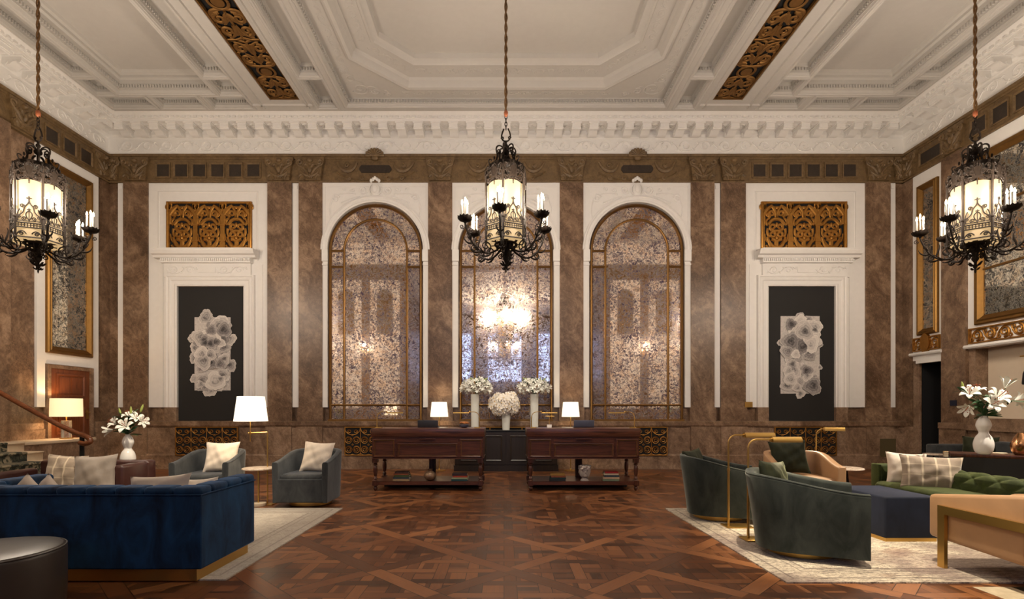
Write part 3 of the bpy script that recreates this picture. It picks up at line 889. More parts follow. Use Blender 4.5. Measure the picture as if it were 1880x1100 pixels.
# the mirrors
def arch_mirror(cx, label):
    zs, ro, z0 = H(462), 1.065, H(772)
    root = thing('arched_mirror', label, 'mirror', (cx, YB, z0), 0, 'arched antique mirrors')
    mp = lambda a, b_, c: (a, -c, b_)
    zz = zs-z0
    g = MB(); g.prism([(-ro+.01, 0)]+[(ro-.01, 0)]+arc(0, zz, ro-.01, 0, PI, 36), mp, .004, .03)
    obj('mirror_glass', g, M['mirror'], root, 0)
    f = MB(); pf = [(0,0),(0,.07),(.03,.085),(.05,.06),(.05,0)]
    f.sweep([(ro, 0)]+arc(0, zz, ro, 0, PI, 40)+[(-ro, 0)], pf, mp)
    f.boxm(mp, -ro-.02, ro+.02, -.06, .03, 0, .1)
    obj('frame', f, M['bronze'], root)
    pm = [(-.022,.025),(-.022,.06),(0,.072),(.022,.06),(.022,.025)]
    ri = .725
    d = MB(); d.sweep([(ri, 0)]+arc(0, zz, ri, 0, PI, 36)+[(-ri, 0)], pm, mp); obj('arched_glazing_bar', d, M['bronze'], root)
    for s in (-1, 1):
        for z in (zz, zz-.37):
            d = MB(); d.sweep([(s*ri, z), (s*ro, z)], pm, mp); obj('glazing_bar', d, M['bronze'], root)
    d = MB(); d.sweep([(-ro, H(744)-z0), (ro, H(744)-z0)], pm, mp); obj('glazing_bar', d, M['bronze'], root)
arch_mirror(ARC[0][0], 'tall arched antique mirror in bronze frame, the one left of the flowers')
arch_mirror(ARC[1][0], 'tall arched antique mirror in bronze frame, the middle one behind the flowers')
arch_mirror(ARC[2][0], 'tall arched antique mirror in bronze frame, the one right of the flowers')

# white panel with gilt grille over a moulded black recess
def side_panel(p0, p1, g0, g1, k0, k1, kb):
    b = MB(); x0, x1 = E(p0), E(p1); kx0, kx1 = E(k0), E(k1)
    b.boxm(MAPB, x0, kx0, H(748), 6.585, 0, .05); b.boxm(MAPB, kx1, x1, H(748), 6.585, 0, .05); b.boxm(MAPB, kx0, kx1, H(527), 6.585, 0, .05)
    b.sweep([(x0+.235, H(480)), (x0+.235, 6.38), (x1-.235, 6.38), (x1-.235, H(480))], [(-.02,.045),(-.02,.062),(.0,.07),(.02,.055),(.02,.045)], MAPB)
    c = (x0+x1)/2
    # cornice shelf with dentils, carved frieze
    hw = E(475)-E(382.5)
    b.boxm(MAPB, c-hw+.06, c+hw-.06, H(468), H(463), .05, .34)
    b.sweep([(c-hw, H(478)), (c+hw, H(478))], [(0,.05),(.0,.22),(.05,.24),(.07,.30),(.12,.33),(.17,.35),(.17,.05)], MAPB)
    b.boxm(MAPB, c-hw+.14, c+hw-.14, H(486), H(478), .05, .19)
    k = 44
    for i in range(k):
        a = c-hw+.17+(2*hw-.34)*i/(k-1)
        b.boxm(MAPB, a-.014, a+.014, H(483.5), H(479), .18, .215)
    b.boxm(MAPB, c-hw+.17, c+hw-.17, H(511), H(486), .05, .10)
    # architrave round the recess, three steps
    b.sweep([(kx0, H(748)), (kx0, H(527)), (kx1, H(527)), (kx1, H(748))], [(0,.04),(0,.09),(.03,.10),(.06,.085),(.12,.09),(.14,.11),(.17,.115),(.20,.10),(.22,.12),(.25,.12),(.26,.05)], MAPB)
    b.sweep([(kx0-.38, H(748)), (kx0-.38, H(487))], [(-.05,.04),(-.05,.065),(.05,.065),(.05,.04)], MAPB)
    b.sweep([(kx1+.38, H(748)), (kx1+.38, H(487))], [(-.05,.04),(-.05,.065),(.05,.065),(.05,.04)], MAPB)
    trim(b, M['white'], 25)
    f = MB(); hw2 = hw-.25
    rinceau(f, MAPB, c-hw2, c-.22, H(498), .09, .28, .02, .10)
    rinceau(f, MAPB, c+.22, c+hw2, H(498), .09, .28, .02, .10)
    f.boxm(MAPB, c-.2, c+.2, H(503), H(493), .09, .115)
    trim(f, M['white'], 40)
    b = MB(); b.boxm(MAPB, kx0, kx1, H(kb), H(527), 0, .025); trim(b, M['blackpaint'], 0)
    # marble plinth under the white architrave
    b = MB()
    b.sweep([(kx0, 1.095), (kx0, H(748))], [(0,.0),(0,.10),(.26,.12),(.26,0)], MAPB); b.sweep([(kx1, H(748)), (kx1, 1.095)], [(0,0),(0,.10),(.26,.12),(.26,0)], MAPB)
    trim(b, M['marble2'], 0)
    return c
def wall_grille(px0, px1, label):
    x0, x1 = E(px0), E(px1); z0, z1 = H(463), H(373); W = x1-x0; Hh = z1-z0
    root = thing('wall_grille', label, 'grille', ((x0+x1)/2, YB-.05, z0))
    mp = lambda a, b_, c: (a, -c, b_)
    bk = MB(); bk.boxm(mp, -W/2, W/2, 0, Hh, .0, .006); obj('backing', bk, M['black'], root, 0)
    fm = MB(); fm.sweep(rect(-W/2, W/2, 0, Hh), [(0,0),(0,.05),(.025,.06),(.045,.045),(.045,0)], mp, True)
    for k in range(40):
        fm.ell(mp(-W/2+.02+(W-.04)*k/39, Hh-.02, .055), (.015,.012,.015), 6, 4)
    obj('frame', fm, M['gold'], root)
    sc = MB(); uw = (W-.08)/3
    def T(P, r, c=.022, flat=.55): sc.tube(to3(P, mp, c), [q*1.18 for q in r] if isinstance(r, list) else r*1.18, 6, flat=flat, nrm=(0,1,0))
    for u in range(4):
        a = -W/2+.04+u*uw; w = .05 if 0 < u < 3 else .03
        sc.boxm(mp, a-w, a+w, .0, .62, .01, .04); sc.boxm(mp, a-w*1.35, a+w*1.35, .22, .26, .01, .05); sc.boxm(mp, a-w*1.3, a+w*1.3, .58, .62, .01, .05); sc.boxm(mp, a-w*1.25, a+w*1.25, 0, .2, .01, .045)
        sc.boxm(mp, a-w*.7, a+w*.7, .76, .84, .01, .045)
        for e in (-1, 1):
            if abs(a+e*.1) > W/2: continue
            T([(a+e*p, q) for p, q in bez((.02,.62),(.03,.72),(.02,.8),(.0,.84), 6)], .04)
            T([(a+e*p, q) for p, q in bez((.02,.84),(.06,.92),(.12,1.0),(.22,1.06), 8)], [.04,.045,.045,.045,.04,.04,.035,.03,.02])
            T([(a+e*p, q) for p, q in bez((.03,.88),(.03,.98),(.05,1.04),(.05,1.1), 6)], .03)
        T(arc(a, 1.02, .05, 0, 2*PI, 12), .03)
    for u in range(3):
        c = -W/2+.04+(u+.5)*uw
        for e in (-1, 1):
            f = lambda P: [(c+e*p, q) for p, q in P]
            T(f(bez((.0,.08),(.12,.07),(.16,.18),(.21,.33), 10)), [.05,.055,.055,.05,.045,.045,.04,.035,.03,.025,.02])
            T(f(arc(.085, .385, .055, 0, 2*PI, 14)), .028)
            T(f(bez((.0,.22),(.03,.24),(.05,.27),(.12,.28), 6)), .035)
            T(f(bez((.15,.33),(.21,.36),(.22,.45),(.2,.52), 8)), .026)
            T(f(spiral(.075, .56, .085, .02, -PI*.5, 1.1, 14)), [.034-.0012*q for q in range(15)])
            T(f(bez((.0,.47),(.05,.46),(.1,.46),(.13,.5), 6)), .03)
            T(f(bez((.0,.74),(.08,.75),(.14,.7),(.19,.6), 8)), [.034]*9)
            T(f(bez((.2,.6),(.26,.63),(.25,.74),(.16,.76), 8)), .024)
            T(f(spiral(.11, .86, .085, .015, -PI*.4, 1.35, 18)), [.034-.0012*q for q in range(19)])
            T(f(bez((.0,.74),(.02,.84),(.02,.95),(.1,1.03), 8)), .03)
            T(f(bez((.2,.8),(.26,.86),(.24,.93),(.2,.95), 6)), .02)
            T(f(bez((.02,1.02),(.06,.98),(.1,1.06),(.16,1.02), 6)), .022)
            T(f(bez((.06,.03),(.12,.06),(.2,.04),(.24,.14), 6)), .024)
            T(f(bez((.19,.2),(.25,.24),(.26,.3),(.27,.4), 6)), .016)
        sc.ell(mp(c, .60, .03), (.035,.025,.06), 10, 6); sc.ell(mp(c, .30, .035), (.04,.03,.05), 10, 6); sc.ell(mp(c, 1.0, .03), (.03,.02,.04), 8, 6)
        T([(c, .1), (c, .24)], .045)
    obj('scrollwork', sc, M['gold'], root)
cL = side_panel(276, 494, 310, 465, 329, 450.5, 772)
cR = side_panel(1366, 1585, 1394, 1550, 1407.5, 1530, 775)
wall_grille(310, 465, 'gilt openwork grille above the left black art panel')
wall_grille(1394.5, 1550.5, 'gilt openwork grille above the right black art panel')

# scrolled radiator vents low on the wall
def vent(px0, px1, label):
    x0, x1 = E(px0), E(px1); W = x1-x0; z0 = .31; Hh = .655
    root = thing('wall_vent', label, 'vent', ((x0+x1)/2, YB-.12, z0))
    mp = lambda a, b_, c: (a, -c, b_)
    bk = MB(); bk.boxm(mp, -W/2, W/2, 0, Hh, .04, .046); obj('backing', bk, M['black'], root, 0)
    fm = MB(); fm.sweep(rect(-W/2, W/2, 0, Hh), [(0,0.03),(0,.07),(.018,.07),(.018,0.03)], mp, True); obj('frame', fm, M['gold'], root)
    sc = MB(); n = max(1, int(round(W/.36))); uw = W/n
    T = lambda P, r=.0075: sc.tube(to3(P, mp, .056), r, 5)
    for u in range(n):
        c = -W/2+(u+.5)*uw; q = uw/4; r0 = q*.84
        for e in (-1, 1):
            f = lambda P: [(c+e*a, b_) for a, b_ in P]
            for zc in (.14, .355):
                T(f(spiral(q, zc, r0, .014, -PI*.5, 1.75, 26))); T(f(arc(q, zc, r0, 0, 2*PI, 22)), .006)
            T(f(spiral(q*.8, .55, r0*.66, .012, -PI*.4, 1.6, 22)))
            T(f(bez((0,.47),(q*1.2,.48),(q*1.9,.54),(q*1.95,.64), 8))); T(f([(q*1.98, 0), (q*1.98, Hh)]), .007)
            T(f(bez((0,.03),(q,.0),(q*1.7,.02),(q*1.9,.05), 6)), .007)
        T(arc(c, .247, .018, 0, 2*PI, 8), .006); T(arc(c, .462, .018, 0, 2*PI, 8), .006)
    obj('scrollwork', sc, M['gold'], root)
vent(331, 444, 'gilt scroll radiator vent below the left black art panel')
vent(637, 752, 'gilt scroll radiator vent half hidden by the left desk')
vent(871, 987, 'gilt scroll radiator vent behind the dark credenza')
vent(1105, 1221, 'gilt scroll radiator vent half hidden by the right desk')
vent(1415, 1527, 'gilt scroll radiator vent below the right black art panel')
b = MB(); b.boxm(MAPB, E(1607), E(1635), H(838), H(805), .15, .163)
o = obj('access_plate', b, plain('olive_bronze_plate', (.085,.065,.028), .6, .1), smooth=0); tag(o, 'square olive bronze plate on the marble dado at right', 'plate')
b = MB(); b.boxm(MAPB, E(1364), E(1378), H(748), H(738), .09, .10)
o = obj('wall_plaque', b, M['brass'], smooth=0); tag(o, 'small brass plaque beside the right black art panel', 'plaque')

# the two collages of printed petals
def collage(px0, px1, py0, py1, knobs, seed, label):
    rr = random.Random(seed)
    x0, x1, z0, z1 = E(px0), E(px1), H(py1), H(py0); W = x1-x0; Hh = z1-z0
    root = thing('collage', label, 'artwork', ((x0+x1)/2, YB-.025, z0))
    V = []; F = []; UV = []
    def disc(cx, cz, r, depth, tone, lobes):
        n = 44; ph = rr.uniform(0, 6); o = len(V); pts = []
        for k in range(n):
            a = 2*PI*k/n
            q = r*(1+.13*math.sin(3*a+ph)+.05*math.sin(lobes*a+ph)+.025*math.sin((lobes*2+1)*a+ph*2))
            pts.append((cx+q*math.cos(a), cz+q*math.sin(a)))
        V.append((cx, -depth-.006, cz)); UV.append((0, tone))
        for p in pts: V.append((p[0], -depth, p[1])); UV.append((1, tone))
        for p in pts: V.append((p[0], -depth+.006, p[1])); UV.append((1.15, tone))
        for k in range(n):
            k2 = (k+1) % n
            F.append((o, o+1+k, o+1+k2)); F.append((o+1+k, o+1+n+k, o+1+n+k2, o+1+k2))
    V += [(-W/2,-.004,0),(W/2,-.004,0),(W/2,-.004,Hh),(-W/2,-.004,Hh),(-W/2,0,0),(W/2,0,0),(W/2,0,Hh),(-W/2,0,Hh)]
    UV += [(.7,.5)]*8; F += [(0,1,2,3),(0,4,5,1),(1,5,6,2),(2,6,7,3),(3,7,4,0)]
    for (kx, kz, r) in knobs: disc(kx*W-W/2, kz*Hh, r, .008, rr.uniform(.3,.6), 9)
    for k in range(52):
        r = rr.uniform(.09, .23)
        cx = rr.uniform(-W/2+r*.75, W/2-r*.75); cz = rr.uniform(r*.8, Hh-r*.8)
        disc(cx, cz, r, .010+k*.0005, rr.choice((rr.uniform(.0,.25), rr.uniform(.2,.6), rr.uniform(.4,.8))), rr.choice((5,7,9,11)))
    me = bpy.data.meshes.new('petal_sheet'); me.from_pydata(V, [], F)
    ul = me.uv_layers.new(name='UVMap')
    for lp in me.loops: ul.data[lp.index].uv = UV[lp.vertex_index]
    obj('petal_sheet', me, M['art'], root)
collage(358.5, 424.5, 583, 717, [(.33,1.0,.17),(-.0,.72,.14),(.98,.70,.15),(1.0,.34,.14),(.0,.44,.12),(.42,.0,.15),(-.0,.16,.1),(.02,.58,.12)], 3,
        'grey petal collage with ragged edges on the left black panel')
collage(1432, 1503.5, 581, 723, [(.5,1.0,.09),(.03,.66,.1),(1.0,.63,.07),(.5,.0,.11),(1.0,.34,.06)], 8,
        'grey petal collage with straighter edges on the right black panel')

# ------------------------------------------------------------------ left wall
b = MB(); b.boxm(MAPL, 8.3, 9.36, 0, 6.59, 0, .16); trim(b, M['marble'], 0)
b = MB(); b.boxm(MAPL, 11.62, 11.86, 0, 6.59, 0, .05); trim(b, M['marble'], 0)
b = MB()
b.boxm(MAPL, 10.0, 10.18, 1.41, 6.585, 0, .05); b.boxm(MAPL, 11.35, 11.52, 1.41, 6.585, 0, .05); b.boxm(MAPL, 10.18, 11.35, 2.28, 6.585, 0, .05)
trim(b, M['white'], 0)
b = MB(); b.sweep([(10.2, .6), (10.2, 2.27), (11.34, 2.27), (11.34, .6)], [(0,.0),(0,.09),(-.075,.09),(-.075,0)], MAPL); trim(b, M['marble2'], 0)
b = MB(); b.boxm(MAPL, 9.36, 10.14, 0, .97, 0, .09); b.boxm(MAPL, 10.14, 11.4, 0, .76, 0, .09); b.boxm(MAPL, 11.4, 11.86, 0, .97, 0, .09); b.boxm(MAPL, 9.36, 10.1, .97, 1.09, 0, .1); b.boxm(MAPL, 11.4, 11.86, .97, 1.09, 0, .1); trim(b, M['marble2'], 0)
# door
d = MB(); d.boxm(MAPL, 10.29, 11.25, .76, 2.20, .03, .06)
door = struct('door_1', d, M['doorwood'], smooth=0)
df = MB()
for a0, a1, z0, z1 in ((10.41,11.13,1.62,2.1),(10.41,11.13,.84,1.42)):
    df.sweep(rect(a0, a1, z0, z1), [(0,.055),(0,.075),(.03,.08),(.05,.06),(.05,.055)], MAPL, True)
    df.boxm(MAPL, a0+.07, (a0+a1)/2-.02, z0+.07, z1-.07, .055, .072); df.boxm(MAPL, (a0+a1)/2+.02, a1-.07, z0+.07, z1-.07, .055, .072)
obj('door_panel', df, M['doorwood'], door, 25)
hd = MB(); hd.boxm(MAPL, 11.16, 11.22, 1.16, 1.36, .06, .07); hd.tube([MAPL(11.19,1.3,.07), MAPL(11.19,1.3,.12), MAPL(11.08,1.3,.12)], .012, 8)
obj('door_handle', hd, M['brass'], door)

def framed_mirror(name, mp, a0, a1, z0, z1, w, label, bars=()):
    root = thing(name, label, 'mirror', mp((a0+a1)/2, z0, 0))
    iv = Vector(mp((a0+a1)/2, z0, 0))
    lm = lambda a, b_, c: tuple(Vector(mp(a, b_, c))-iv)
    g = MB(); g.boxm(lm, a0+w*.6, a1-w*.6, z0+w*.6, z1-w*.6, .05, .06); obj('mirror_glass', g, M['mirror2'], root, 0)
    f = MB(); f.sweep(rect(a0, a1, z0, z1), [(0,.04),(0,.10),(.02,.125),(w*.35,.115),(w*.5,.13),(w*.75,.10),(w,.075),(w,.04)], lm, True)
    obj('frame', f, M['goldframe'], root, 25)
    for k, (p0, p1) in enumerate(bars):
        q = MB(); q.sweep([p0, p1], [(-.02,.055),(-.02,.085),(.02,.085),(.02,.055)], lm); obj('glazing_bar', q, M['bronze'], root)
framed_mirror('wall_mirror', MAPL, 10.18, 11.30, 2.50, 6.36, .14, 'tall narrow gilt framed antique mirror above the wooden door')

# ------------------------------------------------------------------ right wall
b = MB(); b.boxm(MAPR, 10.17, 10.74, 0, 6.59, 0, .1); trim(b, M['marble'], 0)
b = MB(); b.boxm(MAPR, 11.56, 11.86, 0, 6.59, 0, .04); trim(b, M['marble'], 0)
b = MB()
b.boxm(MAPR, 10.74, 11.54, 2.45, 6.585, 0, .05)
b.boxm(MAPR, NI0-.2, 10.17, 2.55, 6.585, 0, .05)
b.sweep([(10.72, 2.56), (11.56, 2.56)], [(0,.04),(0,.12),(.03,.14),(.06,.12),(.06,.04)], MAPR)
b.sweep([(NI0-.2, 2.56), (10.19, 2.56)], [(0,.04),(0,.12),(.03,.14),(.07,.12),(.07,.04)], MAPR)
b.boxm(MAPR, 10.74, 11.40, 2.38, 2.47, 0, .1)
trim(b, M['white'], 25)
b = MB(); b.sweep([(DR0, 0), (DR0, 2.45)], [(0,-.01),(0,.05),(.06,.05),(.06,-.01)], MAPR); b.sweep([(DR1, 2.45), (DR1, 0)], [(0,-.01),(0,.05),(.17,.05),(.17,-.01)], MAPR)
trim(b, M['marble2'], 0)
b = MB(); b.boxm(MAPR, 10.15, 10.76, 0, .97, .1, .13); b.boxm(MAPR, 10.15, 10.76, .97, 1.09, .1, .15); b.boxm(MAPR, 11.53, 11.86, 0, .97, .04, .09)
trim(b, M['marble2'], 0)
framed_mirror('wall_mirror', MAPR, 10.84, 11.37, 3.0, 6.3, .13, 'slim gilt framed antique mirror over the dark doorway')
framed_mirror('wall_mirror', MAPR, NI0, 9.98, 3.0, 6.3, .17, 'wide gilt framed antique mirror with glazing bars on the right wall',
              bars=[((9.0,3.1),(9.0,6.2)), ((8.0,3.1),(8.0,6.2)), ((7.1,3.1),(7.1,6.2)), ((6.6,4.05),(9.9,4.05)), ((6.6,5.2),(9.9,5.2))])
def band_grille(a0, a1, z0, z1, shield, label):
    root = thing('wall_grille', label, 'grille', MAPR((a0+a1)/2, z0, .05)); iv = Vector(MAPR((a0+a1)/2, z0, .05))
    lm = lambda a, b_, c: tuple(Vector(MAPR(a, b_, .05+c))-iv)
    f = MB(); f.sweep(rect(a0, a1, z0, z1), [(0,0),(0,.05),(.025,.05),(.03,0)], lm, True); obj('frame', f, M['gold'], root, 25)
    s = MB(); zc = (z0+z1)/2; hh = (z1-z0)/2-.03
    n = max(2, int(round((a1-a0)/(hh*2.3)))); p = (a1-a0-.06)/n
    for k in range(n):
        c = a0+.03+(k+.5)*p; e = 1 if k % 2 else -1
        s.tube([lm(a, b_, .02) for a, b_ in spiral(c, zc, hh*.85, .015, PI*.5*e, 1.7*e, 24)], [.024-.0006*q for q in range(25)], 6)
        s.tube([lm(a, b_, .02) for a, b_ in bez((c-p*.5, zc-e*hh*.8), (c-p*.2, zc-e*hh*1.1), (c+p*.3, zc-e*hh), (c+p*.5, zc+e*hh*.6), 8)], .017, 6)
        for q in (-.4, .4): s.tube([lm(a, b_, .02) for a, b_ in arc(c+q*p, zc+e*hh*.62, hh*.25, 0, 2*PI, 8)], .014, 6)
    obj('scrollwork', s, M['gold'], root)
    if shield:
        g = MB(); c = (a0+a1)/2
        g.prism([(c-.11, zc+.14), (c, zc+.24), (c+.11, zc+.14), (c+.12, zc-.05), (c+.05, zc-.2), (c, zc-.24), (c-.05, zc-.2), (c-.12, zc-.05)], lm, .01, .07)
        obj('shield', g, M['gold'], root)
band_grille(10.80, 11.50, 2.65, 2.95, True, 'small gilt scroll panel with a shield over the dark doorway')
band_grille(NI0, 10.12, 2.65, 2.95, False, 'long gilt scroll band under the wide right wall mirror')
# wall thermostat, brass rod with tassels
b = MB(); b.boxm(MAPR, 10.36, 10.50, 1.44, 1.55, .1, .125); o = obj('wall_control', b, plain('navy_plastic', (.008,.012,.03), .4), smooth=0)
tag(o, 'small dark navy control plate on the marble pilaster', 'control')
rod = MB(); rod.tube([(XW-.05, 8.25, 2.31), (XW-.05, 9.14, 2.31)], .014, 8); o = obj('hanging_rod', rod, M['brass']); tag(o, 'thin brass rod on the cream wall holding black tassels', 'rod')
def tassel(y, label):
    r_ = thing('tassel', label, 'tassel', (XW-.05, y, 1.80), 0, 'black tassels on the brass rod')
    t = MB(); t.lathe([(.075,0),(.085,.02),(.07,.2),(.045,.27),(.03,.3),(.035,.33),(.02,.36)], 16); obj('skirt', t, M['black'], r_)
    t = MB(); t.tube([(0,0,.36),(0,0,.51)], .006, 6); obj('cord', t, M['black'], r_)
    t = MB(); t.lathe([(.037,.295),(.04,.305),(.037,.318)], 16); obj('binding', t, plain('orange_thread', (.5,.16,.02), .7), r_)
tassel(9.0, 'black tassel hanging at the end of the brass rod on the cream wall')

# rear wall trimmings seen in the mirrors
b = MB(); g = MB()
for s in (-1, 1):
    for cx in (4.85, 6.4, 7.95):
        b.boxm(MAPREAR, s*cx-.6, s*cx+.6, 1.41, 6.6, 0, .04)
        g.prism([(s*cx-.32, 4.4), (s*cx+.32, 4.4)]+arc(s*cx, 5.9, .32, 0, PI, 14), MAPREAR, .035, .06)
trim(b, M['white'], 0); trim(g, M['frieze'], 0)
b = MB(); b.boxm(MAPREAR, -XW, -OX, 6.62, 7.22, 0, .07); b.boxm(MAPREAR, OX, XW, 6.62, 7.22, 0, .07); trim(b, M['frieze'], 0)
# ------------------------------------------------------------------ soft furniture
def pillow_mesh(w, h, t, seed=0):
    rr = random.Random(seed); n = 18; mb = MB()
    ph = [rr.uniform(0, 6) for _ in range(6)]
    for sgn in (-1, 1):
        vs = []; fs = []
        for j in range(n+1):
            for i in range(n+1):
                u = -1+2*i/n; v = -1+2*j/n
                x = w/2*u*(1-.095*(1-v*v)); z = h/2*v*(1-.095*(1-u*u))
                k = max(0, (1-u*u)*(1-v*v))
                y = t*.58*k**.5
                y += .008*k**.5*math.sin(5*u+3*v+ph[0])+.006*k**.4*math.sin(9*v-5*u+ph[1])+.004*k**.4*math.sin(13*u+6*v+ph[3])
                e = max(abs(u), abs(v))
                y *= 1+.22*math.sin(14*(u if abs(v) > abs(u) else v)+ph[2])*max(0, e-.5)
                vs.append((x, sgn*y, z+h/2))
        for j in range(n):
            for i in range(n):
                a = j*(n+1)+i; fs.append((a, a+1, a+n+2, a+n+1))
        mb.add(vs, fs)
    return mesh_of(mb, 'cushion', 80)
def pillow(label, mat, w, h, t, loc, rz=0, lean=.3, roll=0, seed=0, group=None, name='cushion'):
    o = obj(name, pillow_mesh(w, h, t, seed), mat)
    o.matrix_world = Matrix.Translation(loc) @ Matrix.Rotation(rz, 4, 'Z') @ Matrix.Rotation(-lean, 4, 'X') @ Matrix.Rotation(roll, 4, 'Y')
    return tag(o, label, 'cushion', group)

def sup(a, n): return math.copysign(abs(a)**(2/n), a)
def tub_chair(label, mat, loc, rz, hw=.375, front=-.40, yc=.05, ry=.36, zf=.63, zb=.765, zlow=.07, th=.085, base=True, seatmat=None, group=None, flare=.07, seat_front=None, name='tub_chair'):
    root = thing(name, label, 'armchair', loc, rz, group)
    st = []
    for k in range(7): st.append((-1, front+(yc-front)*k/7, None))
    path = [(-hw, front+(yc-front)*k/7) for k in range(7)]
    path += [(hw*sup(-math.cos(PI*k/26), 3.0), yc+ry*sup(math.sin(PI*k/26), 3.0)) for k in range(27)]
    path += [(hw, front+(yc-front)*(6-k)/7) for k in range(7)]
    n = len(path); mb = MB(); vs = []; q = 10; pin = []; plo = []
    for i, (x, y) in enumerate(path):
        a = Vector(path[max(i-1, 0)]); b = Vector(path[min(i+1, n-1)]); d = (b-a).normalized(); nn = Vector((-d.y, d.x))
        nn = -nn if nn.dot(Vector((x, y-yc*.5))) < 0 else nn
        if abs(nn.x) < 1e-6 and abs(nn.y) < 1e-6: nn = Vector((1, 0))
        t = min(1, max(0, (y-front)/(yc+ry-front))); t = t*t*(3-2*t)
        h = zf+(zb-zf)*t
        fl = flare*min(1, max(0, (y-front)/(yc+ry-front)))
        P = Vector((x, y)); lo = P-Vector((nn.x*.012+0, 0))-Vector((0, fl if y > 0 else fl*y/.4 if False else fl))*max(0, (y-front)/(yc+ry-front))
        inn = P-nn*th
        if y > front+.03 or i in (0, n-1):
            a_ = inn+nn*.006; b_ = lo-nn*.03
            pin.append((a_.x, max(a_.y, front+.02))); plo.append((b_.x, max(b_.y, front+.004)))
        ring = [(lo.x, lo.y, zlow), (*(lo.lerp(P, .5)), (zlow+h)/2), (P.x, P.y, h-.03), (*(P-nn*.008), h-.010), (*(P-nn*.024), h), (*(P-nn*(th-.024)), h-.002), (*(inn+nn*.008), h-.012), (*inn, h-.035), (*inn, .34), (*(inn.lerp(lo, .2)), zlow)]
        vs += ring
    fs = []
    for i in range(n-1):
        for k in range(q):
            k2 = (k+1) % q
            fs.append((i*q+k, i*q+k2, (i+1)*q+k2, (i+1)*q+k))
    fs.append(tuple(range(q))); fs.append(tuple(range((n-1)*q, n*q))[::-1])
    mb.add(vs, fs); o = obj('shell', mb, mat, root, 50)
    bv = o.modifiers.new('soft', 'BEVEL'); bv.width = .012; bv.segments = 2; bv.limit_method = 'ANGLE'; bv.angle_limit = R(55)
    pp = MB()   # welt along the outer top edge
    pp.tube([vs[i*q+3] for i in range(n)], .005, 5); obj('piping', pp, mat, root)
    sf = front if seat_front is None else seat_front
    idm = lambda a, b_, c: (a, b_, c)
    def soft(mb_, nm, mt, w):
        o_ = obj(nm, mb_, mt, root, 40); bv_ = o_.modifiers.new('soft', 'BEVEL'); bv_.width = w; bv_.segments = 4; bv_.limit_method = 'ANGLE'; bv_.angle_limit = R(50)
    s = MB(); s.prism(pin, idm, .20, .455); soft(s, 'seat_cushion', seatmat or mat, .045)
    f = MB(); f.prism(plo, idm, zlow, .40); soft(f, 'seat_base', mat, .02)
    if base:
        b = MB(); b.lathe([(.285,.001),(.29,.004),(.29,.066),(.28,.072)], 40); obj('swivel_base', b, M['brass'], root)
    return root
tub_chair('charcoal velvet tub chair with cream cushion, behind the blue sofa corner', M['greyvel'], (-4.28, 7.42, 0), R(6), hw=.39, ry=.40)
tub_chair('charcoal velvet tub chair with cream cushion on a brass base, right of the side table', M['greyvel'], (-2.84, 7.4, 0.006), R(0), hw=.385, ry=.40)
pillow('square cream linen cushion in the tub chair behind the blue sofa', M['cream'], .47, .46, .15, (-4.17, 7.42, .445), R(8), .32, 0, 1)
pillow('square cream linen cushion in the tub chair right of the side table', M['cream'], .47, .46, .15, (-2.80, 7.42, .445), R(-6), .32, R(3), 2)
tub_chair('dark green velvet tub chair seen from behind, nearest the camera on the pale rug', M['darkgreen'], (2.76, 4.86, .012), R(66), hw=.425, front=-.475, ry=.42, zf=.625, zb=.75, flare=.09)
tub_chair('grey green velvet tub chair seen from behind at the far corner of the pale rug', M['darkgreen'], (2.63, 6.42, .012), R(72), hw=.40, front=-.44, ry=.40, zf=.62, zb=.775, flare=.09)
pillow('dark green velvet cushion in the nearer dark tub chair', M['greenpil'], .46, .44, .15, (2.66, 5.05, .415), R(35), .22, R(5), 3)
pillow('dark green velvet cushion in the farther dark tub chair', M['greenpil'], .44, .42, .15, (2.46, 6.62, .43), R(40), .22, R(-3), 4)
tub_chair('tan leather tub chair holding a dark green cushion, in front of the scroll vent', M['tan'], (4.02, 7.05, 0), R(-12), hw=.415, front=-.42, yc=.06, ry=.36, zf=.62, zb=.77, zlow=.073, th=.10, base=True, flare=.03)
pillow('big square dark green cushion in the tan leather tub chair', M['greenpil'], .50, .48, .17, (3.96, 7.12, .455), R(-8), .30, R(-3), 5)

# tan armchair with the brass side frame
t = thing('framed_armchair', 'tan leather armchair with a brass side frame, seen from its left side', 'armchair', (4.1, 4.05, .012), 0)
for s in (-1, 1):
    b = MB(); b.rbox(s*.35-.05, s*.35+.05, -.38, .48, .20, .60, .035, 3)
    for v in range(len(b.v)):
        x_, y_, z_ = b.v[v]
        if z_ > .4: b.v[v] = (x_, y_, z_+.125*max(0, (.48-y_)/.86)**1.2)
        if z_ < .35: b.v[v] = (x_, y_, z_+.03*max(0, (y_+.38)/.86))
    obj('arm_panel', b, M['tan'], t, 50)
b = MB(); b.rbox(-.39, .39, -.47, -.34, .20, .74, .04, 3); obj('backrest', b, M['tan'], t, 50)
b = MB(); b.rbox(-.295, .295, -.33, .49, .24, .44, .05, 4); obj('seat_cushion', b, M['tan'], t, 50)
b = MB(); b.tube([(-.404, -.375, .205), (-.404, -.375, .72)], .004, 5); obj('seam', b, M['tan'], t)
for s in (-1, 1):
    b = MB(); w = .034
    b.box(s*.405 if s > 0 else -.405-.03, s*.405+.03 if s > 0 else -.405, .27, .27+2*w, 0, .525)
    b.box(s*.405 if s > 0 else -.435, .435 if s > 0 else s*.405, -.46, .27, .455, .525)
    b.box(s*.405 if s > 0 else -.435, .435 if s > 0 else s*.405, -.50, -.50+2*w, 0, .525)
    obj('side_frame', b, M['brass'], t, 20)
pillow('dark cushion corner in the brass framed tan armchair', M['greenpil'], .44, .40, .15, (4.26, 3.84, .44), R(180), .25, R(8), 6)

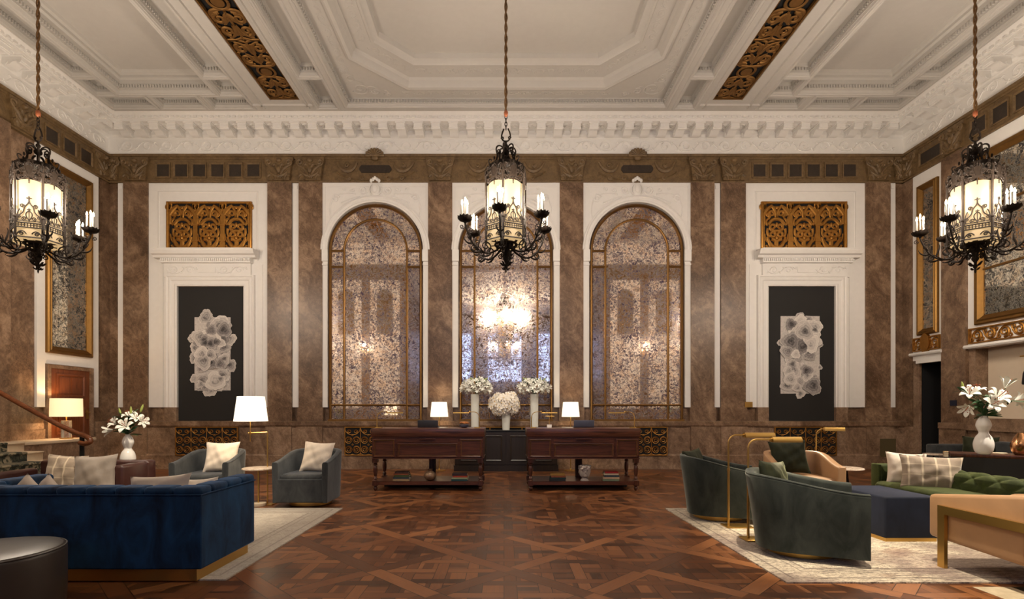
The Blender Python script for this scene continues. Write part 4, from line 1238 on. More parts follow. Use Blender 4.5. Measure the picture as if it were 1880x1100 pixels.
# blue channelled sofa seen from behind
t = thing('sofa', 'royal blue velvet sofa with channelled top, seen from behind', 'sofa', (-3.44, 4.42, 0), 0)
L, D = 1.03, .43
U = [(-L,-D),(L,-D),(L,D),(L-.10,D),(L-.10,-D+.10),(-L+.10,-D+.10),(-L+.10,D),(-L,D)]
b = MB(); b.prism(U, lambda a, b_, c: (a, b_, c), .105, .688); o = obj('outer_shell', b, M['blue'], t, 30)
bv = o.modifiers.new('soft', 'BEVEL'); bv.width = .014; bv.segments = 3; bv.limit_method = 'ANGLE'; bv.angle_limit = R(50)
b = MB(); nC = 9
for k in range(nC):
    x0 = -L+2*L*k/nC; x1 = x0+2*L/nC
    b.rbox(x0+.0005, x1-.0005, -D-.003, -D+.17, .676, .748, .033, 4); b.rbox(max(x0, -L+.1)+.001, min(x1, L-.1)-.001, -D+.06, -D+.17, .38, .72, .035, 3)
obj('back_channels', b, M['blue'], t, 50)
for s in (-1, 1):
    b = MB()
    for k in range(3):
        y0 = -D+.17+(2*D-.17)*k/3; y1 = y0+(2*D-.17)/3
        x0, x1 = (s*L-.17, s*L+.003) if s > 0 else (-L-.003, -L+.17)
        b.rbox(x0, x1, y0-.006, y1+.006, .676, .748, .033, 4)
        x0, x1 = (s*L-.17, s*L-.06) if s > 0 else (-L+.06, -L+.17)
        b.rbox(x0, x1, y0-.006, y1+.004, .36, .72, .035, 4)
    obj('arm_channels', b, M['blue'], t, 50)
b = MB(); b.tube([(-L-.002, -D-.004, .688), (L+.002, -D-.004, .688), (L+.004, D, .688)], .0065, 6); b.tube([(L+.001, -D-.001, .12), (L+.001, -D-.001, .68)], .005, 5)
obj('piping', b, M['blue'], t)
b = MB(); b.rbox(-L+.16, L-.16, -D+.12, D+.02, .20, .45, .05, 4); obj('seat_cushion', b, M['blue'], t, 50)
b = MB(); b.rbox(-L+.08, L-.08, -D+.08, D-.01, .105, .22, .01, 2); obj('seat_base', b, M['blue'], t, 50)
b = MB(); b.box(-L+.03, L-.045, -D+.02, D-.04, .012, .107); obj('plinth', b, M['brass'], t, 0)
for i, (x_, y_, w, h, rz, ln, ro, mat, lab) in enumerate([
    (-4.24, 4.30, .40, .40, R(8), .22, R(40), 'linen', 'striped pale cushion with peaked corner at the left end of the blue sofa'),
    (-4.00, 4.27, .40, .40, R(-6), .20, R(36), 'linen', 'striped pale cushion with peaked corner, second from the left on the blue sofa'),
    (-2.95, 4.27, .56, .37, R(-6), .22, R(-4), 'linen', 'wide beige cushion leaning inside the right end of the blue sofa'),
    (-2.73, 4.40, .46, .33, R(-24), .30, R(-6), 'cream', 'pale cushion in front of the beige one at the right end of the sofa')]):
    pillow(lab, M[mat], w, h, .14, (x_, y_, .385 if i < 2 else .44), rz, ln, ro, 10+i)

# round hide pouf
t = thing('pouf', 'round dark brown leather pouf at the bottom left corner', 'pouf', (-3.33, 3.26, 0), 0)
b = MB(); b.lathe([(.35,.0),(.38,.012),(.385,.2),(.385,.425),(.377,.447),(.36,.457)], 48, cap=False); obj('side', b, M['pouf'], t, 50)
b = MB(); b.lathe([(.001,.476),(.2,.474),(.32,.467),(.362,.457)], 48, cap=False); obj('top', b, M['pouf'], t, 60)
b = MB(); b.tube([(.379*math.cos(2*PI*k/48), .379*math.sin(2*PI*k/48), .447) for k in range(48)], .006, 6, True); obj('piping', b, M['pouf'], t)

# oxblood leather loveseat
t = thing('loveseat', 'oxblood leather loveseat with plaid and taupe cushions, behind the blue sofa', 'sofa', (-5.53, 6.52, 0), 0)
b = MB()
for k in range(2): b.rbox(-.64+.715*k, .075+.715*k, .22, .40, .12, .685, .035, 3)
obj('backrest', b, M['brownleather'], t, 50)
for s in (-1, 1):
    b = MB(); b.rbox(s*.72-.07, s*.72+.07, -.40 if s < 0 else -.22, .24, .12, .585 if s < 0 else .668, .035, 3); obj('arm', b, M['brownleather'], t, 50)
b = MB(); b.rbox(-.64, .64, -.39, .24, .16, .42, .05, 3); obj('seat_cushion', b, M['brownleather'], t, 50)
for sx in (-1, 1):
    for sy in (-1, 1):
        b = MB(); b.lathe([(.018,0),(.028,.13)], 10, (sx*.66, sy*.34, 0)); obj('leg', b, M['credenza'], t)
pillow('plaid oatmeal cushion on the oxblood loveseat', M['plaid'], .47, .46, .15, (-5.53, 6.34, .34), R(8), .18, R(4), 20)
pillow('plain taupe silk cushion on the oxblood loveseat', M['taupe'], .52, .52, .16, (-5.05, 6.24, .285), R(3), .16, R(-3), 21)
# console behind it
t = thing('console_table', 'dark wooden console behind the oxblood loveseat carrying the lily vase', 'table', (-5.45, 7.25, 0), 0)
b = MB(); b.rbox(-.37, .37, -.17, .17, .52, .555, .008, 2); obj('tabletop', b, M['credenza'], t)
for sx in (-1, 1):
    for sy in (-1, 1):
        b = MB(); b.box(sx*.34-.02, sx*.34+.02, sy*.14-.02, sy*.14+.02, 0, .52); obj('leg', b, M['credenza'], t, 0)

# moss green sofa on the right
t = thing('sofa', 'moss green velvet sofa with buttoned back, right of the navy ottoman', 'sofa', (5.0, 5.66, .012), 0)
b = MB(); b.rbox(.14, .30, -.95, .92, .10, .58, .04, 3); obj('back_frame', b, M['green'], t, 50)
b = MB(); nb = 6; NY, NS = 150, 44; pitch = 1.75/nb; vs = []; fs = []
sec = catmull([(.03,.36,0),(.035,.46,0),(.05,.55,0),(.085,.605,0),(.15,.625,0),(.23,.62,0),(.29,.58,0),(.30,.48,0)], 8)
for a in range(NY+1):
    y = -.95+1.75*a/NY; u = (y+.95)/pitch
    for k_ in range(NS):
        p = sec[min(len(sec)-1, int(k_*(len(sec)-1)/(NS-1)))]; q = sec[min(len(sec)-1, int(k_*(len(sec)-1)/(NS-1))+1)]; pr = sec[max(0, int(k_*(len(sec)-1)/(NS-1))-1)]
        tx, tz = q[0]-pr[0], q[1]-pr[1]; L_ = math.hypot(tx, tz) or 1
        v = k_/(NS-1)*2.6
        f = abs(math.sin(PI*(u+v)))*abs(math.sin(PI*(u-v)))
        f = max(0, f)**.45*(1 if k_ < NS*.62 else max(0, 1-(k_-NS*.62)/(NS*.3)))
        vs.append((p[0]-tz/L_*.028*f, y, p[1]+tx/L_*.028*f))
for a in range(NY):
    for k_ in range(NS-1): fs.append((a*NS+k_, a*NS+k_+1, (a+1)*NS+k_+1, (a+1)*NS+k_))
b.add(vs, fs); obj('buttoned_back', b, M['green'], t, 70)
for j in range(1, nb):
    b = MB(); b.ell((.044, -.95+1.75*j/nb, .545), (.010,.014,.014), 8, 6); obj('button', b, M['green'], t)
b = MB(); b.rbox(-.30, .30, .80, .94, .10, .655, .035, 3); b.rbox(-.32, -.28, .80, .94, .10, .655, .012, 2); obj('arm', b, M['green'], t, 50)
b = MB(); b.rbox(-.40, .14, -.95, .80, .26, .455, .07, 4); obj('seat_cushion', b, M['green'], t, 50)
b = MB(); b.rbox(-.36, .30, -.95, .9, .10, .28, .02, 2); obj('seat_base', b, M['green'], t, 50)
b = MB(); b.box(-.32, .34, -.92, .88, 0, .10); obj('plinth', b, M['brass'], t, 0)
pillow('plain cream cushion leaning in the corner of the moss green sofa', M['cream'], .42, .41, .16, (4.86, 6.24, .43), R(-22), .26, R(3), 30)
pillow('plaid oatmeal cushion on the moss green sofa', M['plaid'], .60, .41, .16, (4.88, 5.90, .42), R(-26), .26, R(2), 31)

# navy ottoman
t = thing('ottoman', 'navy velvet block ottoman on a thin brass plinth', 'ottoman', (4.09, 5.60, .012), 0)
b = MB(); b.rbox(-.275, .275, -.41, .41, .035, .455, .02, 3); obj('upholstery', b, M['navy'], t, 50)
b = MB(); b.box(-.26, .26, -.395, .395, 0, .036); obj('plinth', b, M['brass'], t, 0)

# dark console behind the green sofa
t = thing('console_table', 'black panelled console behind the moss green sofa, holding two vases', 'table', (5.95, 5.95, 0), R(-38))
b = MB(); b.rbox(-.62, .62, -.20, .20, .79, .83, .006, 2); obj('tabletop', b, M['deskleg'], t)
b = MB(); b.box(-.62, .62, -.20, -.17, .1, .79); obj('front_panel', b, M['blackpaint'], t, 0)
b = MB(); b.box(-.62, -.58, -.17, .20, 0, .79); b.box(.58, .62, -.17, .20, 0, .79); obj('side_panel', b, M['blackpaint'], t, 0)
# little books beside it
for i, (c, lab) in enumerate((((.55,.45,.3), 'pale book at the bottom of the small pile beside the black console'), ((.40,.26,.12), 'tan book on top of the small pile beside the black console'))):
    t = thing('book', lab, 'book', (6.02, 6.92, .72+.034*i), R(-38), 'books beside the black console')
    b = MB(); b.box(-.10, .10, -.075, .075, 0, .004); b.box(-.10, .10, -.075, .075, .029, .033); b.box(-.10, -.096, -.075, .075, 0, .033); obj('cover', b, plain('book_cloth', c, .7), t, 0)
    b = MB(); b.box(-.095, .096, -.072, .072, .004, .029); obj('pages', b, M['paper'], t, 0)
t = thing('side_table', 'small dark side table under the little pile of books', 'table', (6.02, 6.92, 0), R(-38))
b = MB(); b.box(-.14, .14, -.12, .12, .69, .718); obj('tabletop', b, M['credenza'], t, 0)
b = MB(); b.box(-.03, .03, -.03, .03, 0, .69); obj('stem', b, M['credenza'], t, 0)

# grey settee by the right wall
t = thing('settee', 'slate grey velvet settee against the right wall beyond the black console', 'sofa', (8.0, 8.35, 0), R(-90))
b = MB(); b.rbox(-.85, .85, .20, .42, .1, .82, .04, 3); obj('backrest', b, M['greyvel'], t, 50)
for s in (-1, 1):
    b = MB(); b.rbox(s*.85-.07, s*.85+.07, -.42, .42, .1, .74, .03, 3); obj('arm', b, M['greyvel'], t, 50)
b = MB(); b.rbox(-.77, .77, -.42, .22, .15, .44, .04, 3); obj('seat_cushion', b, M['greyvel'], t, 50)
for sx in (-1, 1):
    for sy in (-1, 1):
        b = MB(); b.lathe([(.018,0),(.026,.16)], 10, (sx*.8, sy*.36, 0)); obj('leg', b, M['credenza'], t)
pillow('dark green cushion on the slate grey settee', M['greenpil'], .50, .48, .15, (8.05, 8.75, .43), R(-60), .25, 0, 33)
t = thing('side_table', 'tiny round topped table in front of the dark doorway', 'table', (7.42, 8.9, 0))
b = MB(); b.lathe([(.15,.57),(.155,.58),(.15,.595)], 24); obj('tabletop', b, M['marbletop'], t)
b = MB(); b.lathe([(.13,0),(.13,.01),(.015,.02),(.012,.57)], 16); obj('stem', b, M['iron'], t)

# round marble side tables
t = thing('side_table', 'round marble topped side table between the charcoal tub chairs', 'table', (-3.5, 7.2, 0.0))
b = MB(); b.lathe([(.19,.512),(.215,.522),(.215,.535),(.208,.54)], 36); obj('tabletop', b, M['marbletop'], t)
b = MB(); b.tube([(0,0,.03),(0,0,.515)], .012, 10); obj('stem', b, M['brass'], t)
b = MB(); b.lathe([(.10,0),(.105,.01),(.10,.045),(.09,.05)], 28); obj('base', b, M['stone'], t)
t = thing('side_table', 'round pale topped side table right of the tan tub chair', 'table', (4.83, 7.35, 0))
b = MB(); b.lathe([(.23,.50),(.25,.51),(.245,.525)], 36); obj('tabletop', b, M['marbletop'], t)
for k in range(3):
    b = MB(); a = 2*PI*k/3+.4; b.tube([(.06*math.cos(a), .06*math.sin(a), .503), (.16*math.cos(a), .16*math.sin(a), 0)], .010, 8); obj('leg', b, M['iron'], t)

# rugs
b = MB(); b.box(-5.6, -2.25, 4.05, 7.0, .0005, .012); o = obj('rug', b, M['rugL'], smooth=0); tag(o, 'pale grey patterned rug under the blue sofa', 'rug')
b = MB(); b.box(2.15, 5.95, 3.98, 6.98, .0005, .012); o = obj('rug', b, M['rugR'], smooth=0); tag(o, 'cream distressed rug under the dark green tub chairs', 'rug')

# ------------------------------------------------------------------ desks
def desk(cx, label):
    root = thing('reception_desk', label, 'desk', (cx, 8.90, 0), 0, None)
    w, d = .935, .38
    b = MB(); b.rbox(-w-.01, w+.01, -d-.01, d+.01, .905, 1.042, .006, 2); b.box(-w+.01, w-.01, -d+.01, d-.01, .895, .906); obj('desk_top', b, M['desk'], root, 30)
    b = MB(); b.box(-w+.01, w-.01, -d+.012, d, .535, .897); b.box(-w, w, -d, d, .535, .552); obj('carcase', b, M['desk'], root, 0)
    mp = lambda a, b_, c: (a, -d+.012-c, b_)
    pf = [(0,0),(0,.016),(.012,.02),(.022,.012),(.026,0)]
    for x0, x1, z0, z1 in ((-.905,-.54,.565,.868),(.54,.905,.565,.868),(-.50,.50,.565,.795)):
        p = MB(); p.sweep(rect(x0, x1, z0, z1), pf, mp, True); o = obj('panel_moulding', p, M['desk'], root, 20)
        p = MB(); p.sweep(rect(x0+.022, x1-.022, z0+.022, z1-.022), [(0,0),(0,.008),(.008,.008),(.008,0)], mp, True); obj('gilt_bead', p, M['bronze'], root, 0)
    p = MB(); p.boxm(mp, -.50, .50, .81, .868, 0, .010); obj('tray', p, M['desk'], root, 0)
    p = MB(); p.boxm(mp, -.13, .13, .862, .873, .008, .05); obj('pull_shelf', p, M['desk'], root, 0)
    pr = [(.012,0),(.022,.01),(.034,.03),(.036,.045),(.03,.06),(.02,.072),(.034,.08),(.042,.088),(.042,.17),(.034,.178),(.024,.19),(.036,.205),(.028,.225),(.02,.24),(.03,.27),(.036,.32),(.037,.37),(.031,.41),(.022,.425),(.036,.437),(.036,.45),(.024,.46),(.04,.475),(.045,.485),(.045,.54)]
    for sx in (-1, 1):
        for sy in (-1, 1):
            p = MB(); p.lathe(pr, 18, (sx*(w-.055), sy*(d-.05), 0)); p.box(sx*(w-.055)-.044, sx*(w-.055)+.044, sy*(d-.05)-.044, sy*(d-.05)+.044, .47, .54); p.box(sx*(w-.055)-.043, sx*(w-.055)+.043, sy*(d-.05)-.043, sy*(d-.05)+.043, .09, .168)
            obj('leg', p, M['deskleg'], root, 35)
    p = MB(); p.box(-w+.05, w-.05, -d+.02, d-.02, .125, .16); p.box(-w+.05, w-.05, -d+.015, -d+.05, .10, .16); obj('shelf', p, M['desk'], root, 0)
    p = MB(); p.box(-.055, .055, .16, .28, .0, .54)
    for k in range(3): p.box(-.05+.04*k, -.03+.04*k, .15, .16, .02, .53)
    obj('cable_column', p, M['deskleg'], root, 0)
    p = MB(); p.box(-w+.1, w-.1, .1, .3, .005, .03); obj('floor_tray', p, M['blackpaint'], root, 0)
    return root
desk(-1.32, 'mahogany reception desk with turned legs, left of the credenza')
desk(1.28, 'mahogany reception desk with turned legs, right of the credenza')
# credenza
t = thing('credenza', 'dark panelled credenza against the wall between the two desks', 'cabinet', (0, 11.48, 0))
b = MB(); b.box(-1.13, 1.13, -.18, .17, .0, .88); b.box(-1.15, 1.15, -.20, .17, 0, .13); obj('body', b, M['credenza'], t, 0)
b = MB(); b.rbox(-1.15, 1.15, -.21, .18, .88, .905, .006, 2); obj('worktop', b, M['blackpaint'], t)
mp = lambda a, b_, c: (a, -.18-c, b_)
for k in range(4):
    b = MB(); x0 = -1.10+.55*k+.015; x1 = x0+.52
    b.boxm(mp, x0, x1, .15, .86, 0, .018); b.sweep(rect(x0+.07, x1-.07, .22, .79), [(0,.012),(0,.03),(.015,.034),(.035,.02),(.035,.012)], mp, True); dr = obj('door', b, M['credenza'], t, 20)
    b = MB(); b.ell((x1-.03 if k % 2 == 0 else x0+.03, -.205, .52), (.012,.014,.012), 8, 6); obj('knob', b, M['bronze'], dr)

# books on the desk shelves
BC = {'brown': (.05,.018,.012), 'red': (.33,.012,.012), 'orange red': (.36,.05,.02), 'green': (.05,.075,.02), 'teal': (.012,.055,.06), 'pale green': (.30,.34,.20), 'slate blue': (.03,.045,.06), 'tan': (.36,.24,.12), 'amber': (.30,.16,.03), 'charcoal': (.015,.015,.016), 'rust': (.22,.06,.02), 'peach': (.52,.34,.22), 'sage': (.16,.20,.12), 'cream': (.55,.47,.32), 'dark teal': (.008,.03,.033), 'plum': (.03,.012,.015)}
_bm = {}
def book_stack(x_, y_, z_, names, where, grp):
    n = len(names); z_ = z_+0
    for i, c in enumerate(names):
        h = (.036, .026, .03, .028, .034)[(i*2+n) % 5]; w = .135-.006*i+(.006 if i % 2 else 0)
        pos = 'bottom of' if i == 0 else 'top of' if i == n-1 else 'second from the bottom of' if i == 1 else 'third from the bottom of' if i == 2 else 'fourth from the bottom of'
        t = thing('book', '%s book, %s the %s' % (c, pos, where), 'book', (x_+.006*((i*7) % 3-1), y_, z_), R((i*37) % 9-4), grp)
        if c not in _bm: _bm[c] = plain('cloth_'+c.replace(' ', '_'), BC[c], .6, 0, .12, 30)
        b = MB(); b.box(-w, w, -.09, .09, 0, .003); b.box(-w, w, -.09, .09, h-.003, h); b.box(-w, w, -.09, -.086, 0, h); obj('cover', b, _bm[c], t, 0)
        b = MB(); b.box(-w+.004, w-.004, -.086, .086, .003, h-.003); obj('pages', b, M['paper'], t, 0)
        z_ += h+.0004
SZ = .1605
book_stack(-1.765, 8.66, SZ, ['tan', 'slate blue', 'green', 'rust', 'brown'], 'left pile under the left desk', 'books under the left desk')
book_stack(-.785, 8.66, SZ, ['teal', 'pale green', 'orange red', 'plum'], 'right pile under the left desk', 'books under the left desk')
book_stack(.86, 8.66, SZ, ['charcoal', 'dark teal', 'rust', 'amber'], 'left pile under the right desk', 'books under the right desk')
book_stack(1.755, 8.66, SZ, ['sage', 'peach', 'slate blue', 'cream', 'red'], 'right pile under the right desk', 'books under the right desk')
b = MB(); b.lathe([(.035,0),(.075,.02),(.10,.06),(.103,.09),(.085,.13),(.05,.155),(.032,.165),(.04,.185),(.046,.19),(.036,.188),(.024,.165)], 28)
o = obj('vase', b, M['pot'], loc=(-1.30, 8.66, SZ)); tag(o, 'squat mottled brown pot between the books under the left desk', 'vase')
# stone head vase
b = MB()
b.lathe([(.068,0),(.07,.012),(.052,.03),(.045,.05),(.050,.062),(.075,.075),(.088,.10),(.092,.14),(.097,.18),(.10,.215),(.092,.245),(.075,.262),(.06,.256)], 28, sy=.98)
b.ell((0,-.095,.148), (.012,.022,.026), 8, 6); b.ell((0,-.084,.105), (.026,.014,.008), 8, 6); b.ell((0,-.078,.085), (.03,.02,.014), 8, 6)
for s in (-1, 1):
    b.ell((s*.034,-.083,.165), (.014,.010,.008), 8, 6); b.ell((s*.034,-.086,.182), (.022,.010,.006), 8, 6); b.ell((s*.094,0,.15), (.010,.018,.028), 8, 6)
for k in range(34):
    a = k*2.4; r_ = .088; zz = .20+.055*((k*13) % 10)/10
    b.ell((r_*math.cos(a), r_*math.sin(a), zz), (.024,.024,.018), 7, 5)
o = obj('head_vase', b, M['clay'], loc=(1.31, 8.62, SZ)); tag(o, 'pale grey stone head shaped vase under the right desk', 'vase')

# ------------------------------------------------------------------ lamps
def reading_lamp(name, label, loc, h, arm, sh, sgn, tilt=0, base=(.15,.10), r=.011, group=None, cat='lamp', rz=0, sr=.036):
    root = thing(name, label, cat, loc, rz, group)
    b = MB(); b.rbox(-base[0]*(.35 if sgn > 0 else 1.65), base[0]*(1.65 if sgn > 0 else .35), -base[1], base[1], 0, .016, .004, 2); obj('base', b, M['brass'], root)
    b = MB(); b.tube([(0,0,.014),(0,0,h*.62)], r*1.2, 10); b.tube([(0,0,h*.62),(0,0,h-.09)], r*.9, 10); b.lathe([(r*1.4,h*.62-.012),(r*1.5,h*.62),(r*1.2,h*.62+.02)], 12); obj('post', b, M['brass'], root)
    b = MB(); b.tube([(0,0,h-.09)]+[(sgn*.09*(1-math.cos(PI/2*k/8)), 0, h-.09+.09*math.sin(PI/2*k/8)) for k in range(1, 9)]+[(sgn*arm, 0, h)], r*.8, 10); obj('arm', b, M['brass'], root)
    b = MB(); n = 10; vs = []; x0, x1 = sgn*arm, sgn*(arm+sh)
    for x_ in (x0, x1):
        for q in (sr, sr-.005):
            for k in range(n+1):
                a = R(-8)+PI*1.09*k/n
                vs.append((x_, q*1.05*math.cos(a), h-.022+q*1.25*math.sin(a)))
    m_ = n+1; fs = []
    for k in range(n):
        fs += [(k, k+1, 2*m_+k+1, 2*m_+k), (m_+k, m_+k+1, 3*m_+k+1, 3*m_+k), (k, k+1, m_+k+1, m_+k), (2*m_+k, 2*m_+k+1, 3*m_+k+1, 3*m_+k)]
    fs += [(0, m_, 3*m_, 2*m_), (n, m_+n, 3*m_+n, 2*m_+n)]
    b.add(vs, fs); b.prism([(q*1.0, v) for q, v in [(sr*1.04*math.cos(R(-8)+PI*1.09*k/n), sr*1.24*math.sin(R(-8)+PI*1.09*k/n)) for k in range(n+1)]], lambda a, b_, c: (x0+sgn*c, a, h-.022+b_), 0, .006)
    b.tube([(x0-sgn*.012, 0, h), (x0+sgn*.004, 0, h)], .020, 12)
    obj('lamp_shade', b, M['brass'], root, 40)
    return root
reading_lamp('floor_lamp', 'brass pharmacy floor lamp beside the farther dark tub chair', (2.53, 5.88, .012), 1.052, .18, .34, 1, sr=.040)
reading_lamp('floor_lamp', 'brass pharmacy floor lamp just behind the nearer dark tub chair', (2.47, 5.28, .012), 1.035, .24, .30, 1, sr=.040)
reading_lamp('floor_lamp', 'brass pharmacy floor lamp behind the tan leather tub chair', (4.60, 7.62, 0), 1.07, .10, .26, 1, rz=R(-20), sr=.040)
for x_, s, lab in ((-2.21, 1, 'thin brass reading lamp at the left end of the left desk'), (-.47, -1, 'thin brass reading lamp at the right end of the left desk'),
                   (.42, 1, 'thin brass reading lamp at the left end of the right desk'), (2.175, -1, 'thin brass reading lamp at the right end of the right desk')):
    reading_lamp('desk_lamp', lab, (x_, 8.72, 1.0425), .275, .17, .27, s, base=(.05,.04), r=.007, group='desk reading lamps', sr=.014)

def shade_mesh(r0, r1, z0, z1, sx=1, sy=1):
    b = MB(); b.lathe([(r0,z0),(r1,z1),(r1-.003,z1),(r0-.003,z0),(r0,z0)], 40, cap=False, sx=sx, sy=sy); return b
def standing_lamp(label, loc, zt, group):
    t = thing('floor_lamp', label, 'lamp', loc, 0, group)
    b = MB(); b.lathe([(.145,0),(.145,.012),(.02,.022),(.012,.05)], 32); obj('base', b, M['brass'], t)
    b = MB(); b.tube([(0,0,.03),(0,0,1.32)], .010, 10); obj('pole', b, M['brass'], t)
    obj('lamp_shade', shade_mesh(.20, .168, 1.20, 1.53), M['shade'], t, 40)
standing_lamp('brass floor lamp with white shade behind the left desk', (-1.49, 11.42, 0), 0, 'white shaded lamps behind the desks')
standing_lamp('brass floor lamp with white shade behind the right desk', (1.44, 11.42, 0), 0, 'white shaded lamps behind the desks')
t = thing('floor_lamp', 'brass swing arm floor lamp with big white shade beside the charcoal tub chairs', 'lamp', (-3.43, 7.32, 0), 0)
b = MB(); b.rbox(-.12, .10, -.08, .08, 0, .016, .004, 2); obj('base', b, M['brass'], t)
b = MB(); b.tube([(0,0,.014),(0,0,1.03)], .009, 10); b.tube([(0,0,1.03),(-.27,0,1.02)], .010, 8); obj('pole', b, M['brass'], t)
b = MB(); b.tube([(-.245,0,.90),(-.245,0,1.22)], .006, 8); b.lathe([(.014,1.0),(.014,1.04)], 10, (-.245,0,0)); obj('swing_arm', b, M['brass'], t)
b = shade_mesh(.225, .18, 1.19, 1.545); o = obj('lamp_shade', b, M['shade'], t, 40); o.location = (-.235, 0, 0)
# table lamp with crystal column on the marble ledge
t = thing('table_lamp', 'table lamp with drum shade and clear column on the marble ledge by the door', 'lamp', (-8.78, 10.22, .7805), 0)
b = MB(); b.box(-.075, .075, -.075, .075, 0, .018); obj('base', b, M['brass'], t, 0)
b = MB(); b.rbox(-.062, .062, -.062, .062, .018, .36, .006, 2); obj('crystal_column', b, M['crystal'], t)
b = MB(); b.tube([(0,0,.36),(0,0,.48)], .012, 8); obj('stem', b, M['brass'], t)
b = MB(); b.lathe([(.262,.44),(.255,.80),(.252,.80),(.259,.44),(.262,.44)], 40, cap=False); obj('lamp_shade', b, M['shadewarm'], t, 40)

# laptops and little things on the desks
def laptop(x_, mat, lab):
    t = thing('laptop', lab, 'laptop', (x_, 9.06, 1.0425), 0)
    b = MB(); b.rbox(-.18, .18, -.02, .20, 0, .016, .004, 2); obj('keyboard_base', b, M['screen'], t)
    b = MB(); b.M = Matrix.Translation((0,-.02,.012)) @ Matrix.Rotation(R(8), 4, 'X'); b.rbox(-.18, .18, -.006, .006, 0, .118, .004, 2); obj('screen', b, mat, t)
laptop(-1.39, M['screen'], 'dark grey laptop screen back on the left desk'); laptop(1.365, M['screenblue'], 'blue grey laptop screen back on the right desk')
t = thing('flower_bowl', 'small dark bowl of rust orange flowers on the left desk', 'bowl', (-.745, 8.96, 1.0425))
b = MB(); b.lathe([(.04,0),(.075,.02),(.09,.055),(.084,.057),(.06,.02)], 20); obj('bowl', b, M['screenblue'], t)
b = MB(); rr = random.Random(5)
for k in range(24):
    a = k*2.4; q = .075*math.sqrt(k/24); b.ell((q*math.cos(a), q*math.sin(a), .075+.02*rr.random()), (.022,.022,.014), 7, 5)
obj('flower_heads', b, plain('orange_petals', (.36,.13,.035), .7, 0, .35, 60), t)
t = thing('card_stand', 'small brass stem on a cream block on the right desk', 'stand', (.745, 8.96, 1.0425))
b = MB(); b.box(-.04, .04, -.03, .03, 0, .055); obj('block', b, M['china'], t, 0)
b = MB(); b.tube([(0,0,.055),(0,0,.2)], .005, 6); b.tube([(-.07,0,.2),(.09,0,.2)], .006, 6); obj('stem', b, M['brass'], t)

# ------------------------------------------------------------------ stairs, ledge and handrail at the left
b = MB(); b.box(-XW, -8.55, 9.06, 10.62, 0, .72); struct('ledge', b, M['marble2'], smooth=0)
b = MB(); b.rbox(-XW, -8.52, 9.05, 10.65, .72, .78, .012, 2); trim(b, M['stone'], 30)
b = MB(); rb = MB(); rise = .157
for k in range(5):
    x1 = -7.16-.335*k; z1 = rise*(k+1)
    b.box(-XW, x1-.03, 6.6, 9.05, z1-rise, z1-.035); b.rbox(-XW, x1, 6.58, 9.05, z1-.035, z1, .016, 3)
    rb.rbox(x1-.36, x1+.016, 6.95, 8.72, z1-.03, z1+.012, .018, 3); rb.box(x1-.04, x1-.006, 6.95, 8.72, z1-rise, z1-.01)
struct('stairs', b, M['stone'], smooth=35)
o = obj('stair_runner', rb, M['runner']); tag(o, 'dark patterned runner carpet on the stone steps', 'carpet')
t = thing('handrail', 'polished wooden handrail with a curled end on a black post', 'handrail', (-7.30, 8.8, 0))
b = MB()
P = [(-1.75,0,1.82), (-1.4,0,1.645), (-.9,0,1.365), (-.4,0,1.095), (-.1,0,.955), (.06,-.01,.905), (.16,-.03,.85), (.17,-.05,.80), (.08,-.05,.775), (-.01,-.03,.79)]
b.tube(catmull(P, 6), .042, 12); obj('rail', b, M['rail'], t, 60)
b = MB(); b.box(-.028, .028, -.02, .02, .16, .93); obj('post', b, M['black'], t, 0)
# ------------------------------------------------------------------ flowers
def petal_strip(mb, ang, L, W, rise, curl, n=7, twist=0, r0=.006, z0=0):
    ca, sa = math.cos(ang), math.sin(ang); vs = []; fs = []
    for i in range(n+1):
        t = i/n
        r = r0+L*(.86*t-.10*t*t*t*curl); z = z0+rise*math.sin(min(PI, t*(1.3+curl)))
        w = W*math.sin(PI*(.06+.92*t))**.8*(.55+.9*t if t < .5 else 1.0)
        for s in (-1, 0, 1):
            rr = r; zz = z+(.12*W if s else 0)
            x = rr*ca-s*w*sa; y = rr*sa+s*w*ca
            vs.append((x, y, zz+.0015*math.sin(9*t+ang)))
    for i in range(n):
        for s in range(2):
            a = i*3+s; fs.append((a, a+1, a+4, a+3))
    mb.add(vs, fs)
def lily_mesh(kind):
    b = MB()
    if kind == 'open':
        for k in range(6): petal_strip(b, k*PI/3+(.1 if k % 2 else 0), .115, .019 if k % 2 else .025, .055, 1.0)
    elif kind == 'half':
        for k in range(6): petal_strip(b, k*PI/3, .085, .017 if k % 2 else .022, .095, .35)
    return mesh_of(b, 'bloom', 60)
def stamen_mesh():
    b = MB()
    for k in range(6):
        a = k*PI/3+.5; x, y = .028*math.cos(a), .028*math.sin(a)
        b.ell((x, y, .088), (.006,.004,.004), 6, 4)
    b.tube([(0,0,.01),(0,0,.098)], [.0025,.004], 5)
    return mesh_of(b, 'stamens', 60)
def leaf_mesh(L=.16, W=.018):
    b = MB(); petal_strip(b, 0, L, W, L*.28, .5, 8); return mesh_of(b, 'leaf', 60)
BLOOM = {k: lily_mesh(k) for k in ('open', 'half')}
STAM = stamen_mesh(); LEAF = leaf_mesh()
b = MB(); b.lathe([(.002,0),(.010,.012),(.014,.04),(.011,.075),(.002,.10)], 10); BUD = mesh_of(b, 'bud', 60)
def aim(loc, d, roll=0):
    q = Vector(d).normalized().to_track_quat('Z', 'Y').to_matrix().to_4x4()
    return Matrix.Translation(loc) @ q @ Matrix.Rotation(roll, 4, 'Z')
